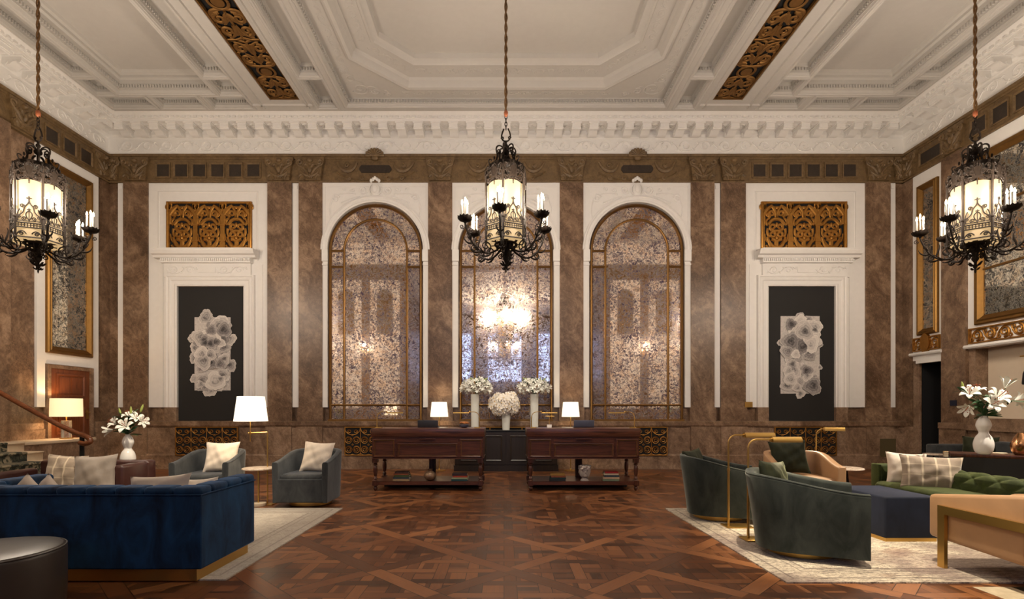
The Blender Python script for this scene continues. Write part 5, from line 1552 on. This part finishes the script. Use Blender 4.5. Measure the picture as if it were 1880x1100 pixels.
def lily_stem(label, mouth, off, face, kind, group, scale=1.0, seed=0, leaves=4):
    rr = random.Random(seed)
    t = thing('lily', label, 'flower', mouth, 0, group)
    tip = Vector(off); mid = Vector((off[0]*.25, off[1]*.25, off[2]*.55+.03)); d = Vector(face).normalized()
    st = catmull([(0,0,-.22), (off[0]*.05, off[1]*.05, .0), mid, tip-d*.02, tip], 5)
    b = MB(); b.tube(st, .0035, 6); obj('stem', b, M['leaf'], t)
    if kind == 'bud':
        o = obj('bud', BUD, M['budgreen'], t); o.matrix_local = aim(tip, d) @ Matrix.Scale(scale, 4)
    else:
        o = obj('bloom', BLOOM[kind], M['petal'], t); o.matrix_local = aim(tip, d, rr.uniform(0, 1)) @ Matrix.Scale(scale*1.2, 4)
        s = obj('stamens', STAM, M['anther'], o)
    for k in range(leaves+2):
        p = Vector(st[5+int(rr.random()**1.5*(len(st)-9))]); a = rr.uniform(0, 2*PI)
        o = obj('leaf', LEAF, M['leaf'], t)
        o.matrix_local = aim(p, (math.cos(a)*.6, math.sin(a)*.6, .75+.5*rr.random()), rr.uniform(0, 6)) @ Matrix.Scale(rr.uniform(.75, 1.2), 4)
    return t
def gourd(label, loc):
    b = MB()
    P = catmull([(.055,0,0),(.082,0,.035),(.096,0,.115),(.078,0,.195),(.046,0,.25),(.060,0,.295),(.073,0,.34),(.060,0,.395),(.036,0,.435),(.034,0,.452)], 5)
    b.lathe([(.001,0)]+[(p[0], p[2]) for p in P]+[(.029,.452),(.030,.43),(.045,.39)], 36, cap=False)
    o = obj('gourd_vase', b, M['china'], loc=loc, smooth=60); return tag(o, label, 'vase')
v1 = (5.60, 6.03, .8305); gourd('white double gourd vase of lilies on the black console', v1)
v2 = (-5.35, 7.22, .5555); gourd('white double gourd vase of lilies behind the oxblood loveseat', v2)
m1 = (v1[0], v1[1], v1[2]+.45); m2 = (v2[0], v2[1], v2[2]+.45)
g = 'lilies in the vase on the black console'
for i, (off, face, kind, sc_, lab) in enumerate([
    ((-.22,-.06,.25), (-.5,-.6,.7), 'open', 1.0, 'open white lily at the upper left of the black console vase'),
    ((-.26,-.10,.12), (-.8,-.45,-.5), 'half', 1.0, 'drooping white lily at the lower left of the black console vase'),
    ((.03,-.12,.20), (.1,-.75,.65), 'open', 1.15, 'large open white lily in the middle front of the black console vase'),
    ((-.06,.03,.27), (-.1,-.2,.95), 'open', .95, 'white lily facing up behind the middle one in the black console vase'),
    ((.25,.0,.33), (.3,-.1,.95), 'half', 1.05, 'white lily standing tallest at the upper right of the black console vase'),
    ((.31,-.05,.18), (.95,-.25,.1), 'open', .95, 'white lily turned to the right with rust stamens in the black console vase'),
    ((-.22,.02,.31), (-.2,0,1), 'bud', 1.0, 'yellow green lily bud at the top left of the black console vase'),
    ((.15,.08,.15), (.6,.3,.4), 'half', .9, 'white lily half hidden at the back right of the black console vase'),
    ((-.05,-.15,.13), (-.15,-.9,.35), 'open', 1.05, 'open white lily lowest at the front of the black console vase')]):
    lily_stem(lab, m1, off, face, kind, g, sc_, 40+i, 5)
g = 'lilies in the vase behind the loveseat'
for i, (off, face, kind, sc_, lab) in enumerate([
    ((.05,-.10,.11), (.1,-.85,.45), 'open', 1.05, 'large open white lily at the front of the vase behind the loveseat'),
    ((-.12,-.06,.15), (-.4,-.7,.5), 'open', .95, 'open white lily left of the front one in the vase behind the loveseat'),
    ((-.18,-.04,.07), (-.9,-.4,-.2), 'half', .95, 'drooping white lily at the lower left of the vase behind the loveseat'),
    ((.21,-.04,.18), (.9,-.3,.2), 'open', .9, 'white lily turned right at the edge of the vase behind the loveseat'),
    ((.01,.02,.24), (-.1,-.4,.9), 'open', .95, 'white lily at the top middle of the vase behind the loveseat'),
    ((.13,-.02,.21), (.4,-.5,.7), 'open', .85, 'white lily right of the top middle one in the vase behind the loveseat'),
    ((-.10,.0,.28), (-.3,0,1), 'bud', 1.0, 'green lily bud at the top left of the vase behind the loveseat'),
    ((.02,.03,.29), (0,0,1), 'bud', 1.1, 'pale lily bud at the top centre of the vase behind the loveseat'),
    ((.16,.02,.31), (.35,0,1), 'bud', 1.25, 'tall green lily bud at the top right of the vase behind the loveseat')]):
    lily_stem(lab, m2, off, face, kind, g, sc_, 60+i, 4)
# hammered copper vase
b = MB(); b.lathe([(.045,0),(.06,.006),(.085,.05),(.094,.10),(.088,.15),(.062,.205),(.036,.245),(.032,.256),(.026,.254),(.03,.24)], 32, cap=False)
o = obj('vase', b, M['copper'], loc=(5.91, 5.90, .8305)); tag(o, 'hammered copper bottle vase on the black console', 'vase')
b = MB(); b.box(-.13, .13, -.10, .10, 0, .012); o = obj('book', b, M['stone'], loc=(5.78, 6.11, .8305), rot=(0,0,R(-38)), smooth=0); tag(o, 'flat pale book on the black console behind the white vase', 'book')

# three arrangements on the credenza
def cylinder_vase(label, loc, r0, r1, h):
    b = MB(); b.lathe([(r0,0),(r1,h),(r1-.006,h),(r0-.006,.02),(.001,.02)], 28, cap=False); b.lathe([(.001,.0),(r0,0)], 28, cap=False)
    o = obj('cylinder_vase', b, M['glassvase'], loc=loc, smooth=50); return tag(o, label, 'vase')
CY = 11.46
X1, X2, X3 = -.05+(872-925)*CY/940, -.05+(981-925)*CY/940, -.05+(929-925)*CY/940
cylinder_vase('tall frosted cylinder vase on the credenza, left of the orchids', (X1, CY, .9055), .088, .092, .80)
cylinder_vase('tall frosted cylinder vase on the credenza, right of the orchids', (X2, CY, .9055), .088, .092, .80)
cylinder_vase('short white tapered vase of orchids in the middle of the credenza', (X3, CY-.02, .9055), .082, .098, .38)
def lily_ball(label, x, seed):
    rr = random.Random(seed); t = thing('lily_arrangement', label, 'flowers', (x, CY, 1.70), 0)
    n = 40
    for k in range(n):
        z = -.45+1.4*(k+.5)/n; z = min(z, .98); a = k*2.39996; q = math.sqrt(max(0, 1-z*z))
        d = Vector((q*math.cos(a), q*math.sin(a), z))
        P = Vector((d.x*.30, d.y*.22, .15+d.z*.16))
        o = obj('bloom', BLOOM['open' if rr.random() < .7 else 'half'], M['petalwarm'], t); o.matrix_local = aim(P, (d.x, d.y-.25, d.z+.1), rr.uniform(0, 6)) @ Matrix.Scale(rr.uniform(.72, .95), 4)
    for k in range(26):
        a = rr.uniform(0, 2*PI); z = rr.uniform(.1, 1); q = math.sqrt(1-z*z)
        o = obj('leaf', LEAF, M['leaf'], t); o.matrix_local = aim((q*math.cos(a)*.22, q*math.sin(a)*.16, .17+z*.10), (math.cos(a)*q, math.sin(a)*q, z+.3), rr.uniform(0, 6)) @ Matrix.Rotation(R(-60), 4, 'Y') @ Matrix.Scale(.95, 4)
    for k in range(7):
        a = rr.uniform(0, 2*PI); o = obj('bud', BUD, M['budgreen'], t); o.matrix_local = aim((.2*math.cos(a), .12*math.sin(a), .29+.03*rr.random()), (math.cos(a)*.8, math.sin(a)*.5, .8)) @ Matrix.Scale(.9, 4)
    b = MB()
    for k in range(7): b.tube([(.05*math.cos(k), .05*math.sin(k), -.6), (.03*math.cos(k+2), .03*math.sin(k+2), .0), (.12*math.cos(k), .1*math.sin(k), .15)], .005, 5)
    obj('stems', b, M['leaf'], t)
lily_ball('domed bunch of white lilies in the left tall vase on the credenza', X1+.03, 1)
lily_ball('domed bunch of white lilies in the right tall vase on the credenza', X2+.0, 2)
b = MB()
for k in range(5):
    a = k*2*PI/5+PI/2; big = k in (1, 4); s_ = 1.0 if big else .92
    pts = [(0,0,0)]+[(math.cos(a+u)*r_*s_, math.sin(a+u)*r_*s_, z_) for u, r_, z_ in ((-.66 if big else -.42,.030,.003),(-.62 if big else -.38,.047,.006),(-.3,.057,.004),(0,.060,.0),(.3,.057,.004),(.62 if big else .38,.047,.006),(.66 if big else .42,.030,.003))]
    b.add(pts, [(0,q,q+1) for q in range(1, 7)])
ORC = mesh_of(b, 'orchid_bloom', 60)
b = MB(); b.ell((0,-.004,.012), (.007,.010,.008), 8, 5); LIP = mesh_of(b, 'lip', 60)
t = thing('orchid_arrangement', 'rounded cascade of cream orchids in the short middle vase on the credenza', 'flowers', (X3-.03, CY-.02, 1.20), 0)
rr = random.Random(9); n = 88
for k in range(n):
    z = -.8+1.75*(k+.5)/n; a = k*2.39996; q = math.sqrt(max(0, 1-z*z)); d = Vector((q*math.cos(a), q*math.sin(a), z))
    gq = rr.uniform(.80, 1.12); P = Vector((d.x*.33*gq, d.y*.25*gq, .27+d.z*.27*gq))
    o = obj('orchid_bloom', ORC, M['orchid'], t); o.matrix_local = aim(P, (d.x+rr.uniform(-.3,.3), d.y-.3, d.z*.6+rr.uniform(-.2,.3)), rr.uniform(-.5, .5)) @ Matrix.Scale(rr.uniform(1.2, 1.5), 4)
    obj('lip', LIP, M['eye'], o)
b = MB()
for k in range(6): b.tube(catmull([(.03*math.cos(k), .03*math.sin(k), -.28), (.05*math.cos(k), .05*math.sin(k), .1), (.14*math.cos(k), .12*math.sin(k), .42), (.28*math.cos(k), .2*math.sin(k), .3)], 5), .004, 5)
obj('stems', b, M['leaf'], t)
# ------------------------------------------------------------------ chandeliers
CM = {}
def cm(key, fn, smooth=45):
    if key not in CM: CM[key] = mesh_of(fn(), key, smooth)
    return CM[key]
RL = .30
def hexp(r, k, off=0): return (r*math.sin(k*PI/3+off), -r*math.cos(k*PI/3+off))
def m_frame():
    b = MB()
    for k in range(6):
        x, y = hexp(RL, k); b.tube([(x,y,.36),(x,y,1.30)], .014, 6); b.tube([(x*1.02,y*1.02,1.28),(x*1.05,y*1.05,1.40)], [.012,.004], 6)
        b.ell((x, y, 1.31), (.02,.02,.025), 8, 5); b.ell((x, y, .70), (.02,.02,.03), 8, 5); b.ell((x, y, .42), (.02,.02,.03), 8, 5)
    for z, r_ in ((.56,.009),(.62,.009),(.43,.009),(1.26,.008)):
        b.tube([(*hexp(RL, k), z) for k in range(6)], r_, 5, True)
    for k in range(6):      # square key band
        p, q = Vector((*hexp(RL, k), .59)), Vector((*hexp(RL, k+1), .59))
        for j in range(1, 9):
            w = p.lerp(q, j/9); b.tube([w+Vector((0,0,-.03)), w+Vector((0,0,.03))], .006, 4)
        b.tube([p, q], .005, 4)
    b.tube([(.15*math.cos(PI*k/12), .15*math.sin(PI*k/12), .40) for k in range(24)], .018, 6, True)
    b.tube([(.15*math.cos(PI*k/12), .15*math.sin(PI*k/12), .46) for k in range(24)], .012, 6, True)
    for k in range(6):
        x, y = hexp(1, k); b.tube([(x*.15,y*.15,.42),(x*RL,y*RL,.44)], .008, 5)
    return b
def pane_frame():
    p, q = Vector((*hexp(RL+.004, 0), 0)), Vector((*hexp(RL+.004, 1), 0)); c = (p+q)/2; ux = (q-p).normalized()
    return c, ux
def m_tracery():
    """the wrought scrolls over one pane"""
    b = MB(); c, ux = pane_frame()
    T = lambda P, r=.0078: b.tube([c+ux*a+Vector((0,0,z)) for a, z in P], r, 5)
    for e in (-1, 1):
        f = lambda P: [(e*a, z) for a, z in P]
        T(f(bez((.12,.64),(.13,.74),(.06,.72),(.055,.80), 8))); T(f(bez((.055,.80),(.05,.86),(.0,.86),(.0,.93), 8)))
        T(f(spiral(.075, .845, .026, .006, PI, -1.3, 12)), .0066); T(f(spiral(.05, .675, .03, .006, -PI/2, 1.4, 12)), .0066)
        T(f(bez((.0,.65),(.03,.70),(.06,.74),(.0,.785), 8)), .0066); T(f(spiral(.105, .70, .022, .005, PI/2, -1.4, 12)), .0066)
        T(f(bez((.13,.63),(.135,.7),(.115,.78),(.10,.80), 6)), .0074)
        T(f(bez((.14,.42),(.12,.52),(.06,.53),(.03,.47), 8)), .0074); T(f(spiral(.085, .47, .028, .006, 0, 1.5, 12)), .0074)
    for z, s in ((.955,.016),(.80,.012)): b.ell(c+Vector((0,0,z)), (s*.7,s*.7,s*1.7), 6, 5)
    T([(-.03,.955),(.03,.955)], .006); T([(-.022,.80),(.022,.80)], .005); T([(0,.63),(0,.80)], .005); T([(-.14,.645),(.14,.645)], .006)
    T([(-.14,.425),(.14,.425)], .006); T([(-.136,.42),(-.136,.66)], .005); T([(.136,.42),(.136,.66)], .005)
    return b
def m_crest():
    """the cut iron crest over one pane"""
    b = MB(); c, ux = pane_frame()
    T = lambda P, r=.0062: b.tube([c+ux*a+Vector((0,0,z)) for a, z in P], r, 5)
    for e in (-1, 1):
        f = lambda P: [(e*a, z) for a, z in P]
        T(f(bez((.13,1.26),(.12,1.18),(.09,1.20),(.05,1.235), 6)), .008); T(f(spiral(.095, 1.225, .028, .006, 0, 1.4, 12)), .007); T(f(spiral(.04, 1.25, .022, .005, 0, -1.4, 12)), .007)
        T(f(bez((.14,1.27),(.15,1.33),(.10,1.35),(.09,1.30), 8)), .011); T(f(spiral(.06, 1.33, .035, .008, 0, 1.5, 14)), .010)
        T(f(bez((.02,1.28),(.05,1.36),(.06,1.40),(.02,1.44), 8)), .010); T(f(bez((.09,1.33),(.13,1.36),(.13,1.42),(.10,1.40), 6)), .010)
        T(f(bez((.07,1.40),(.10,1.44),(.14,1.44),(.13,1.38), 6)), .009)
    for z, s in ((1.20,.011),(1.17,.008),(1.46,.016)): b.ell(c+Vector((0,0,z)), (s*.7,s*.7,s*1.7), 6, 5)
    T([(0,1.46),(0,1.16)], .006)
    b.prism([(-.055,1.25),(.055,1.25),(.06,1.34),(.02,1.41),(-.02,1.41),(-.06,1.34)], lambda a, z, n_: tuple(c+ux*a+c.normalized()*(.008*n_-.004)+Vector((0,0,z))), 0, 1)
    return b
def m_glass():
    b = MB(); n = 7
    p, q = Vector((*hexp(RL-.018, 0), 0)), Vector((*hexp(RL-.018, 1), 0)); c = (p+q)/2; u = (q-p).normalized(); w = (q-p).length/2-.012; nn = c.normalized()
    vs = []; fs = []
    for i in range(n+1):
        a = -1+2*i/n; bow = .028*(1-a*a)
        P = c+u*(a*w)+nn*(bow-.012)
        for z in (.40, 1.215-.022*a*a): vs.append((P.x, P.y, z))
    for i in range(n): fs.append((i*2, i*2+2, i*2+3, i*2+1))
    m_ = len(vs); vs += [tuple(Vector(v)-nn*.004) for v in vs]; fs += [tuple(k+m_ for k in f[::-1]) for f in fs]
    b.add(vs, fs); return b
def m_crown():
    b = MB()
    b.tube([(0,0,1.20),(0,0,1.86)], .016, 8); b.ell((0,0,1.70), (.05,.05,.045), 12, 8); b.ell((0,0,1.79), (.03,.03,.03), 10, 6); b.ell((0,0,1.53), (.035,.035,.06), 10, 6)
    b.lathe([(.15,1.44),(.225,1.435),(.24,1.455),(.235,1.50),(.22,1.505),(.15,1.49)], 12)
    for k in range(12): b.ell((.235*math.cos(k*PI/6), .235*math.sin(k*PI/6), 1.47), (.022,.022,.03), 6, 5)
    for k in range(6):
        a = k*PI/3+.4; ca, sa = math.cos(a), math.sin(a)
        T = lambda P, r: b.tube([(q*ca, q*sa, z) for q, z in P], r, 6)
        T(bez((.02,1.70),(.04,1.82),(.16,1.80),(.14,1.70), 10), .011); T(spiral(.105, 1.70, .038, .01, 0, -1.4, 14), .009)
        T(bez((.14,1.70),(.10,1.62),(.15,1.56),(.17,1.49), 8), .012); T(bez((.03,1.64),(.08,1.62),(.09,1.54),(.05,1.5), 8), .009)
        T(bez((.22,1.49),(.27,1.53),(.25,1.60),(.20,1.56), 8), .009); T(spiral(.255, 1.40, .035, .008, PI/2, -1.4, 12), .009)
        T(bez((.21,1.44),(.24,1.36),(.28,1.36),(.295,1.28), 8), .011)
        b.ell((.17*ca, .17*sa, 1.60), (.014,.014,.028), 6, 5)
    # lyre link under the rope
    for e in (-1, 1):
        b.tube([(e*x_, 0, z) for x_, z in bez((.005,1.85),(.10,1.88),(.055,1.97),(.03,2.03), 10)], .011, 6)
        b.tube([(e*x_, 0, z) for x_, z in spiral(.05, 1.90, .022, .006, 0, 1.3, 10)], .008, 5)
    for k in range(4):
        z = 2.045+.05*k; dx, dy = (1, 0) if k % 2 else (0, 1)
        b.tube([(dx*.017*math.cos(q*PI/5), dy*.017*math.cos(q*PI/5), z+.032*math.sin(q*PI/5)) for q in range(10)], .006, 5, True)
    return b
def m_finial():
    b = MB()
    b.tube([(0,0,.30),(0,0,.52)], .03, 8)
    b.lathe([(.004,0),(.012,.03),(.006,.06),(.022,.08),(.028,.10),(.012,.13),(.02,.16),(.04,.19),(.045,.215),(.025,.24),(.04,.28),(.06,.31),(.05,.345),(.09,.37),(.11,.40),(.09,.42)], 12)
    for k in range(6):
        a = k*PI/3; ca, sa = math.cos(a), math.sin(a)
        T = lambda P, r: b.tube([(q*ca, q*sa, z) for q, z in P], r, 5)
        T(spiral(.075, .235, .04, .008, PI, -1.4, 14), .008); T(bez((.02,.11),(.06,.11),(.07,.16),(.09,.15), 6), [.008,.012,.014,.014,.012,.008,.003])
        T(bez((.02,.055),(.04,.05),(.05,.08),(.06,.075), 5), [.006,.009,.011,.009,.006,.002])
        T(bez((.03,.33),(.10,.28),(.14,.33),(.13,.40), 8), .010)
    return b
def m_arm():
    """one arm, running out along -Y"""
    b = MB(); T = lambda P, r, x=0: b.tube([(x, -q, z) for q, z in P], r, 6)
    T(catmull([(.06,.40),(.14,.31),(.26,.255),(.38,.27),(.49,.36),(.55,.48),(.585,.56),(.60,.62)], 5), .0135)
    T(spiral(.30, .345, .085, .012, -PI/2, -1.45, 20), .009); T(spiral(.47, .295, .05, .008, PI*.8, -1.4, 16), .008)
    T(spiral(.53, .53, .05, .008, 0, 1.4, 16), .007); T(bez((.38,.27),(.46,.22),(.52,.25),(.53,.31), 8), [.009,.012,.013,.013,.012,.010,.008,.005,.003])
    T(bez((.22,.27),(.26,.20),(.33,.19),(.36,.23), 8), [.009,.012,.014,.014,.012,.010,.008,.005,.003]); T(bez((.49,.36),(.56,.34),(.61,.38),(.62,.44), 8), [.009,.012,.013,.012,.010,.009,.007,.005,.003])
    T(bez((.42,.30),(.40,.40),(.36,.46),(.40,.50), 8), [.008,.011,.012,.012,.010,.009,.007,.005,.003]); T(spiral(.645, .57, .032, .007, PI, 1.4, 12), .006); T(spiral(.565, .585, .028, .006, 0, -1.3, 12), .006)
    for e in (-1, 1):
        b.tube([(e*x_, -q, z) for x_, q, z in bez((.0,.33,.26),(.05,.36,.24),(.07,.40,.28),(.05,.44,.33), 8)], [.008,.011,.013,.012,.010,.008,.006,.004,.002], 5)
        b.tube([(e*x_, -q, z) for x_, q, z in bez((.0,.52,.42),(.05,.52,.42),(.06,.55,.47),(.04,.57,.50), 8)], [.008,.011,.012,.011,.010,.008,.006,.004,.002], 5)
    b.ell((0,-.60,.645), (.022,.022,.03), 8, 6)
    return b
def m_pan():
    b = MB(); n = 36; prof = [(.018,.645),(.05,.648),(.078,.66),(.095,.685),(.10,.705)]
    vs = []; fs = []
    for i, (r_, z) in enumerate(prof):
        for k in range(n):
            a = 2*PI*k/n; q = r_*(1+(.075*math.cos(12*a) if i >= 3 else 0)); zz = z+(.010*math.cos(12*a) if i == 4 else 0)
            vs.append((q*math.cos(a), -.60+q*math.sin(a), zz))
    for i in range(len(prof)-1):
        for k in range(n): fs.append((i*n+k, i*n+(k+1) % n, (i+1)*n+(k+1) % n, (i+1)*n+k))
    m_ = len(vs); vs += [(x_, y_, z+.006) for x_, y_, z in vs]; fs += [tuple(q+m_ for q in f[::-1]) for f in fs]
    b.add(vs, fs); return b
def m_candle():
    b = MB(); b.lathe([(.013,0),(.0125,.215),(.009,.222)], 10); return b
def m_bulb():
    b = MB(); b.lathe([(.004,.222),(.0125,.237),(.013,.25),(.007,.275),(.001,.292)], 10, cap=False); return b
CAND = [(.042,.0),(-.021,.038),(-.021,-.038),(.0,.0)]
def chandelier(label, loc, ztop, rz=R(-8), power=22, parts=True):
    t = thing('chandelier', label, 'chandelier', loc, rz, None)
    h = ztop-loc[2]
    r_ = MB(); n = int((h-2.25)*34)
    for ph in (0, PI):
        r_.tube([(.013*math.cos(ph+k*.62), .013*math.sin(ph+k*.62), 2.24+(h-2.25)*k/n) for k in range(n+1)], .0125, 5)
    obj('rope', r_, M['rope'], t, 60)
    c = MB(); c.lathe([(.02,h-.10),(.05,h-.08),(.11,h-.03),(.13,h-.002)], 20); obj('ceiling_rose', c, M['rope'], t)
    c = MB(); c.lathe([(.014,2.20),(.026,2.215),(.03,2.26),(.02,2.285)], 12); obj('rope_cap', c, M['redcap'], t)
    obj('lantern_frame', cm('lantern_frame', m_frame), M['iron'], t)
    obj('crown', cm('crown', m_crown), M['iron'], t); obj('finial', cm('finial', m_finial), M['iron'], t)
    for k in range(6):
        o = obj('glass_pane', cm('glass_pane', m_glass, 60), M['lantern'], t, rot=(0,0,k*PI/3))
        obj('tracery', cm('tracery', m_tracery), M['iron'], t, rot=(0,0,k*PI/3)); obj('crest', cm('crest', m_crest), M['iron'], t, rot=(0,0,k*PI/3))
        a = obj('arm', cm('arm', m_arm), M['iron'], t, rot=(0,0,k*PI/3))
        obj('drip_pan', cm('drip_pan', m_pan, 60), M['iron'], a)
        for i, (dx, dy) in enumerate(CAND):
            zz = .655+(.03 if i == 3 else 0)
            q = obj('candle', cm('candle', m_candle), M['wax'], a, loc=(dx, -.60+dy, zz)); obj('flame_bulb', cm('flame_bulb', m_bulb, 70), M['flame'], a, loc=(dx, -.60+dy, zz))
        if power:
            ang = rz+k*PI/3; x_, y_ = .60*math.sin(ang), -.60*math.cos(ang)
            point('candle_light', (loc[0]+x_, loc[1]+y_, loc[2]+1.03), power, (1, .845, .685), .05)
    return t
def point(name, loc, w, c, r=.05):
    l = bpy.data.lights.new(name, 'POINT'); l.energy = w; l.color = c; l.shadow_soft_size = r
    o = bpy.data.objects.new(name, l); o.location = loc; COL.objects.link(o); return o
def spot(name, loc, to, w, c, ang, blend=.5, r=.05):
    l = bpy.data.lights.new(name, 'SPOT'); l.energy = w; l.color = c; l.spot_size = R(ang); l.spot_blend = blend; l.shadow_soft_size = r
    o = bpy.data.objects.new(name, l); o.location = loc; o.rotation_euler = (Vector(to)-Vector(loc)).to_track_quat('-Z', 'Y').to_euler(); COL.objects.link(o); return o
def area(name, loc, to, w, c, sx, sy):
    l = bpy.data.lights.new(name, 'AREA'); l.shape = 'RECTANGLE'; l.size = sx; l.size_y = sy; l.energy = w; l.color = c
    o = bpy.data.objects.new(name, l); o.location = loc; o.rotation_euler = (Vector(to)-Vector(loc)).to_track_quat('-Z', 'Y').to_euler(); COL.objects.link(o); return o

CP = 62
chandelier('black iron lantern chandelier hanging in the middle of the hall', (-.02, 7.19, 3.27), zc0+.26, power=CP)
chandelier('black iron lantern chandelier at the left edge, before the tall gilt mirror', (-6.59, 7.19, 3.27), ZF, power=CP)
chandelier('black iron lantern chandelier at the right edge, before the wide gilt mirror', (6.57, 7.19, 3.27), ZF, power=CP)
chandelier('black iron lantern chandelier seen only as a reflection in the middle mirror', (-.02, .82, 3.27), 7.2, power=CP*.22)
# sconces on the rear wall, seen only in the mirrors
for s in (-1, 1):
    for cx in (5.6, 7.15):
        t = thing('wall_sconce', 'lit candle sconce seen only as a reflection in the %s arched mirror' % ('left' if s < 0 else 'right'), 'sconce', (s*cx, YR+.04, 3.5), 0, 'rear wall sconces on the %s' % ('left' if s < 0 else 'right'))
        b = MB(); b.box(-.06, .06, 0, .02, -.1, .15); b.tube([(0,.02,0),(0,.12,-.05),(-.1,.14,.0)], .012, 6); b.tube([(0,.12,-.05),(.1,.14,.0)], .012, 6); obj('bracket', b, M['bronze'], t)
        for e in (-1, 1):
            obj('candle', cm('candle', m_candle), M['wax'], t, loc=(e*.1, .14, 0)); obj('flame_bulb', cm('flame_bulb', m_bulb, 70), M['flame'], t, loc=(e*.1, .14, 0))
        point('sconce_light', (s*cx, YR+.35, 3.95), 9, (1, .845, .685), .05)

# ------------------------------------------------------------------ lamps, added spots and daylight
W1 = (1, .74, .46)
point('shade_light', (-3.665, 7.32, 1.40), 13, W1, .05)
point('shade_light', (-1.49, 11.42, 1.40), 5, W1, .04); point('shade_light', (1.44, 11.42, 1.40), 5, W1, .04)
point('shade_light', (-8.78, 10.22, 1.41), 20, (1, .64, .33), .05)
spot('pharmacy_light', (2.88, 5.88, 1.05), (2.95, 5.9, 0), 14, (1, .80, .55), 130, .6, .03)
spot('pharmacy_light', (2.86, 5.28, 1.03), (2.95, 5.3, 0), 14, (1, .80, .55), 130, .6, .03)
spot('pharmacy_light', (4.52, 7.55, 1.03), (4.45, 7.3, 0), 12, (1, .80, .55), 130, .6, .03)
for x_ in (-1.9, -.78, .73, 1.87): spot('desk_light', (x_, 8.72, 1.285), (x_, 8.75, 1.0), 1.2, (1, .82, .6), 120, .6, .02)
# unseen spots high in the hall, no fixtures modelled
spot('unseen_spot', (2.3, 3.3, 7.1), (3.35, 4.75, 0), 2500, (1, .86, .66), 26, .6, .06)
spot('unseen_spot', (7.6, 4.2, 7.5), (5.4, 6.0, 1.0), 3600, (1, .88, .72), 22, .7, .06)
spot('unseen_spot', (-2.6, 3.6, 7.4), (-4.3, 6.7, .4), 1900, (1, .86, .66), 30, .7, .06)
spot('unseen_spot', (0, 7.0, 7.85), (0, 11.45, 1.55), 1500, (1, .90, .74), 15, .6, .06)  # added to brighten the flowers on the credenza
spot('bay_ceiling_fill', (0, -3.5, 5.4), (0, -3.2, 7.2), 650, (1, .84, .64), 150, .6, .08)  # added fill without a fixture, lifts the bay ceiling in the middle mirror
for p in WN:
    area('window_daylight', ((p[0]+p[1])/2, BY+.15, 4.6), ((p[0]+p[1])/2, BY+5, 4.4), 9, (.55, .70, 1.0), 2.0, 2.9)
wd = bpy.data.worlds.new('World'); SC.world = wd; wd.use_nodes = True
bg = wd.node_tree.nodes['Background']; bg.inputs[0].default_value = (.9, .85, .8, 1); bg.inputs[1].default_value = .02

# ------------------------------------------------------------------ camera and view
cd = bpy.data.cameras.new('camera'); cam = bpy.data.objects.new('camera', cd); COL.objects.link(cam)
cam.location = (-.05, 0, 1.35); cam.rotation_euler = (PI/2, 0, 0)
cd.sensor_width = 36; cd.lens = 36*940/1880; cd.shift_x = 15/1880; cd.shift_y = 203/1880; cd.clip_start = .05; cd.clip_end = 200
SC.camera = cam
SC.view_settings.view_transform = 'Standard'; SC.view_settings.look = 'None'; SC.view_settings.gamma = 1; SC.view_settings.use_curve_mapping = False
SC.view_settings.exposure = 0.2
SC.cycles.max_bounces = 7; SC.cycles.diffuse_bounces = 4; SC.cycles.glossy_bounces = 4; SC.cycles.sample_clamp_indirect = 4
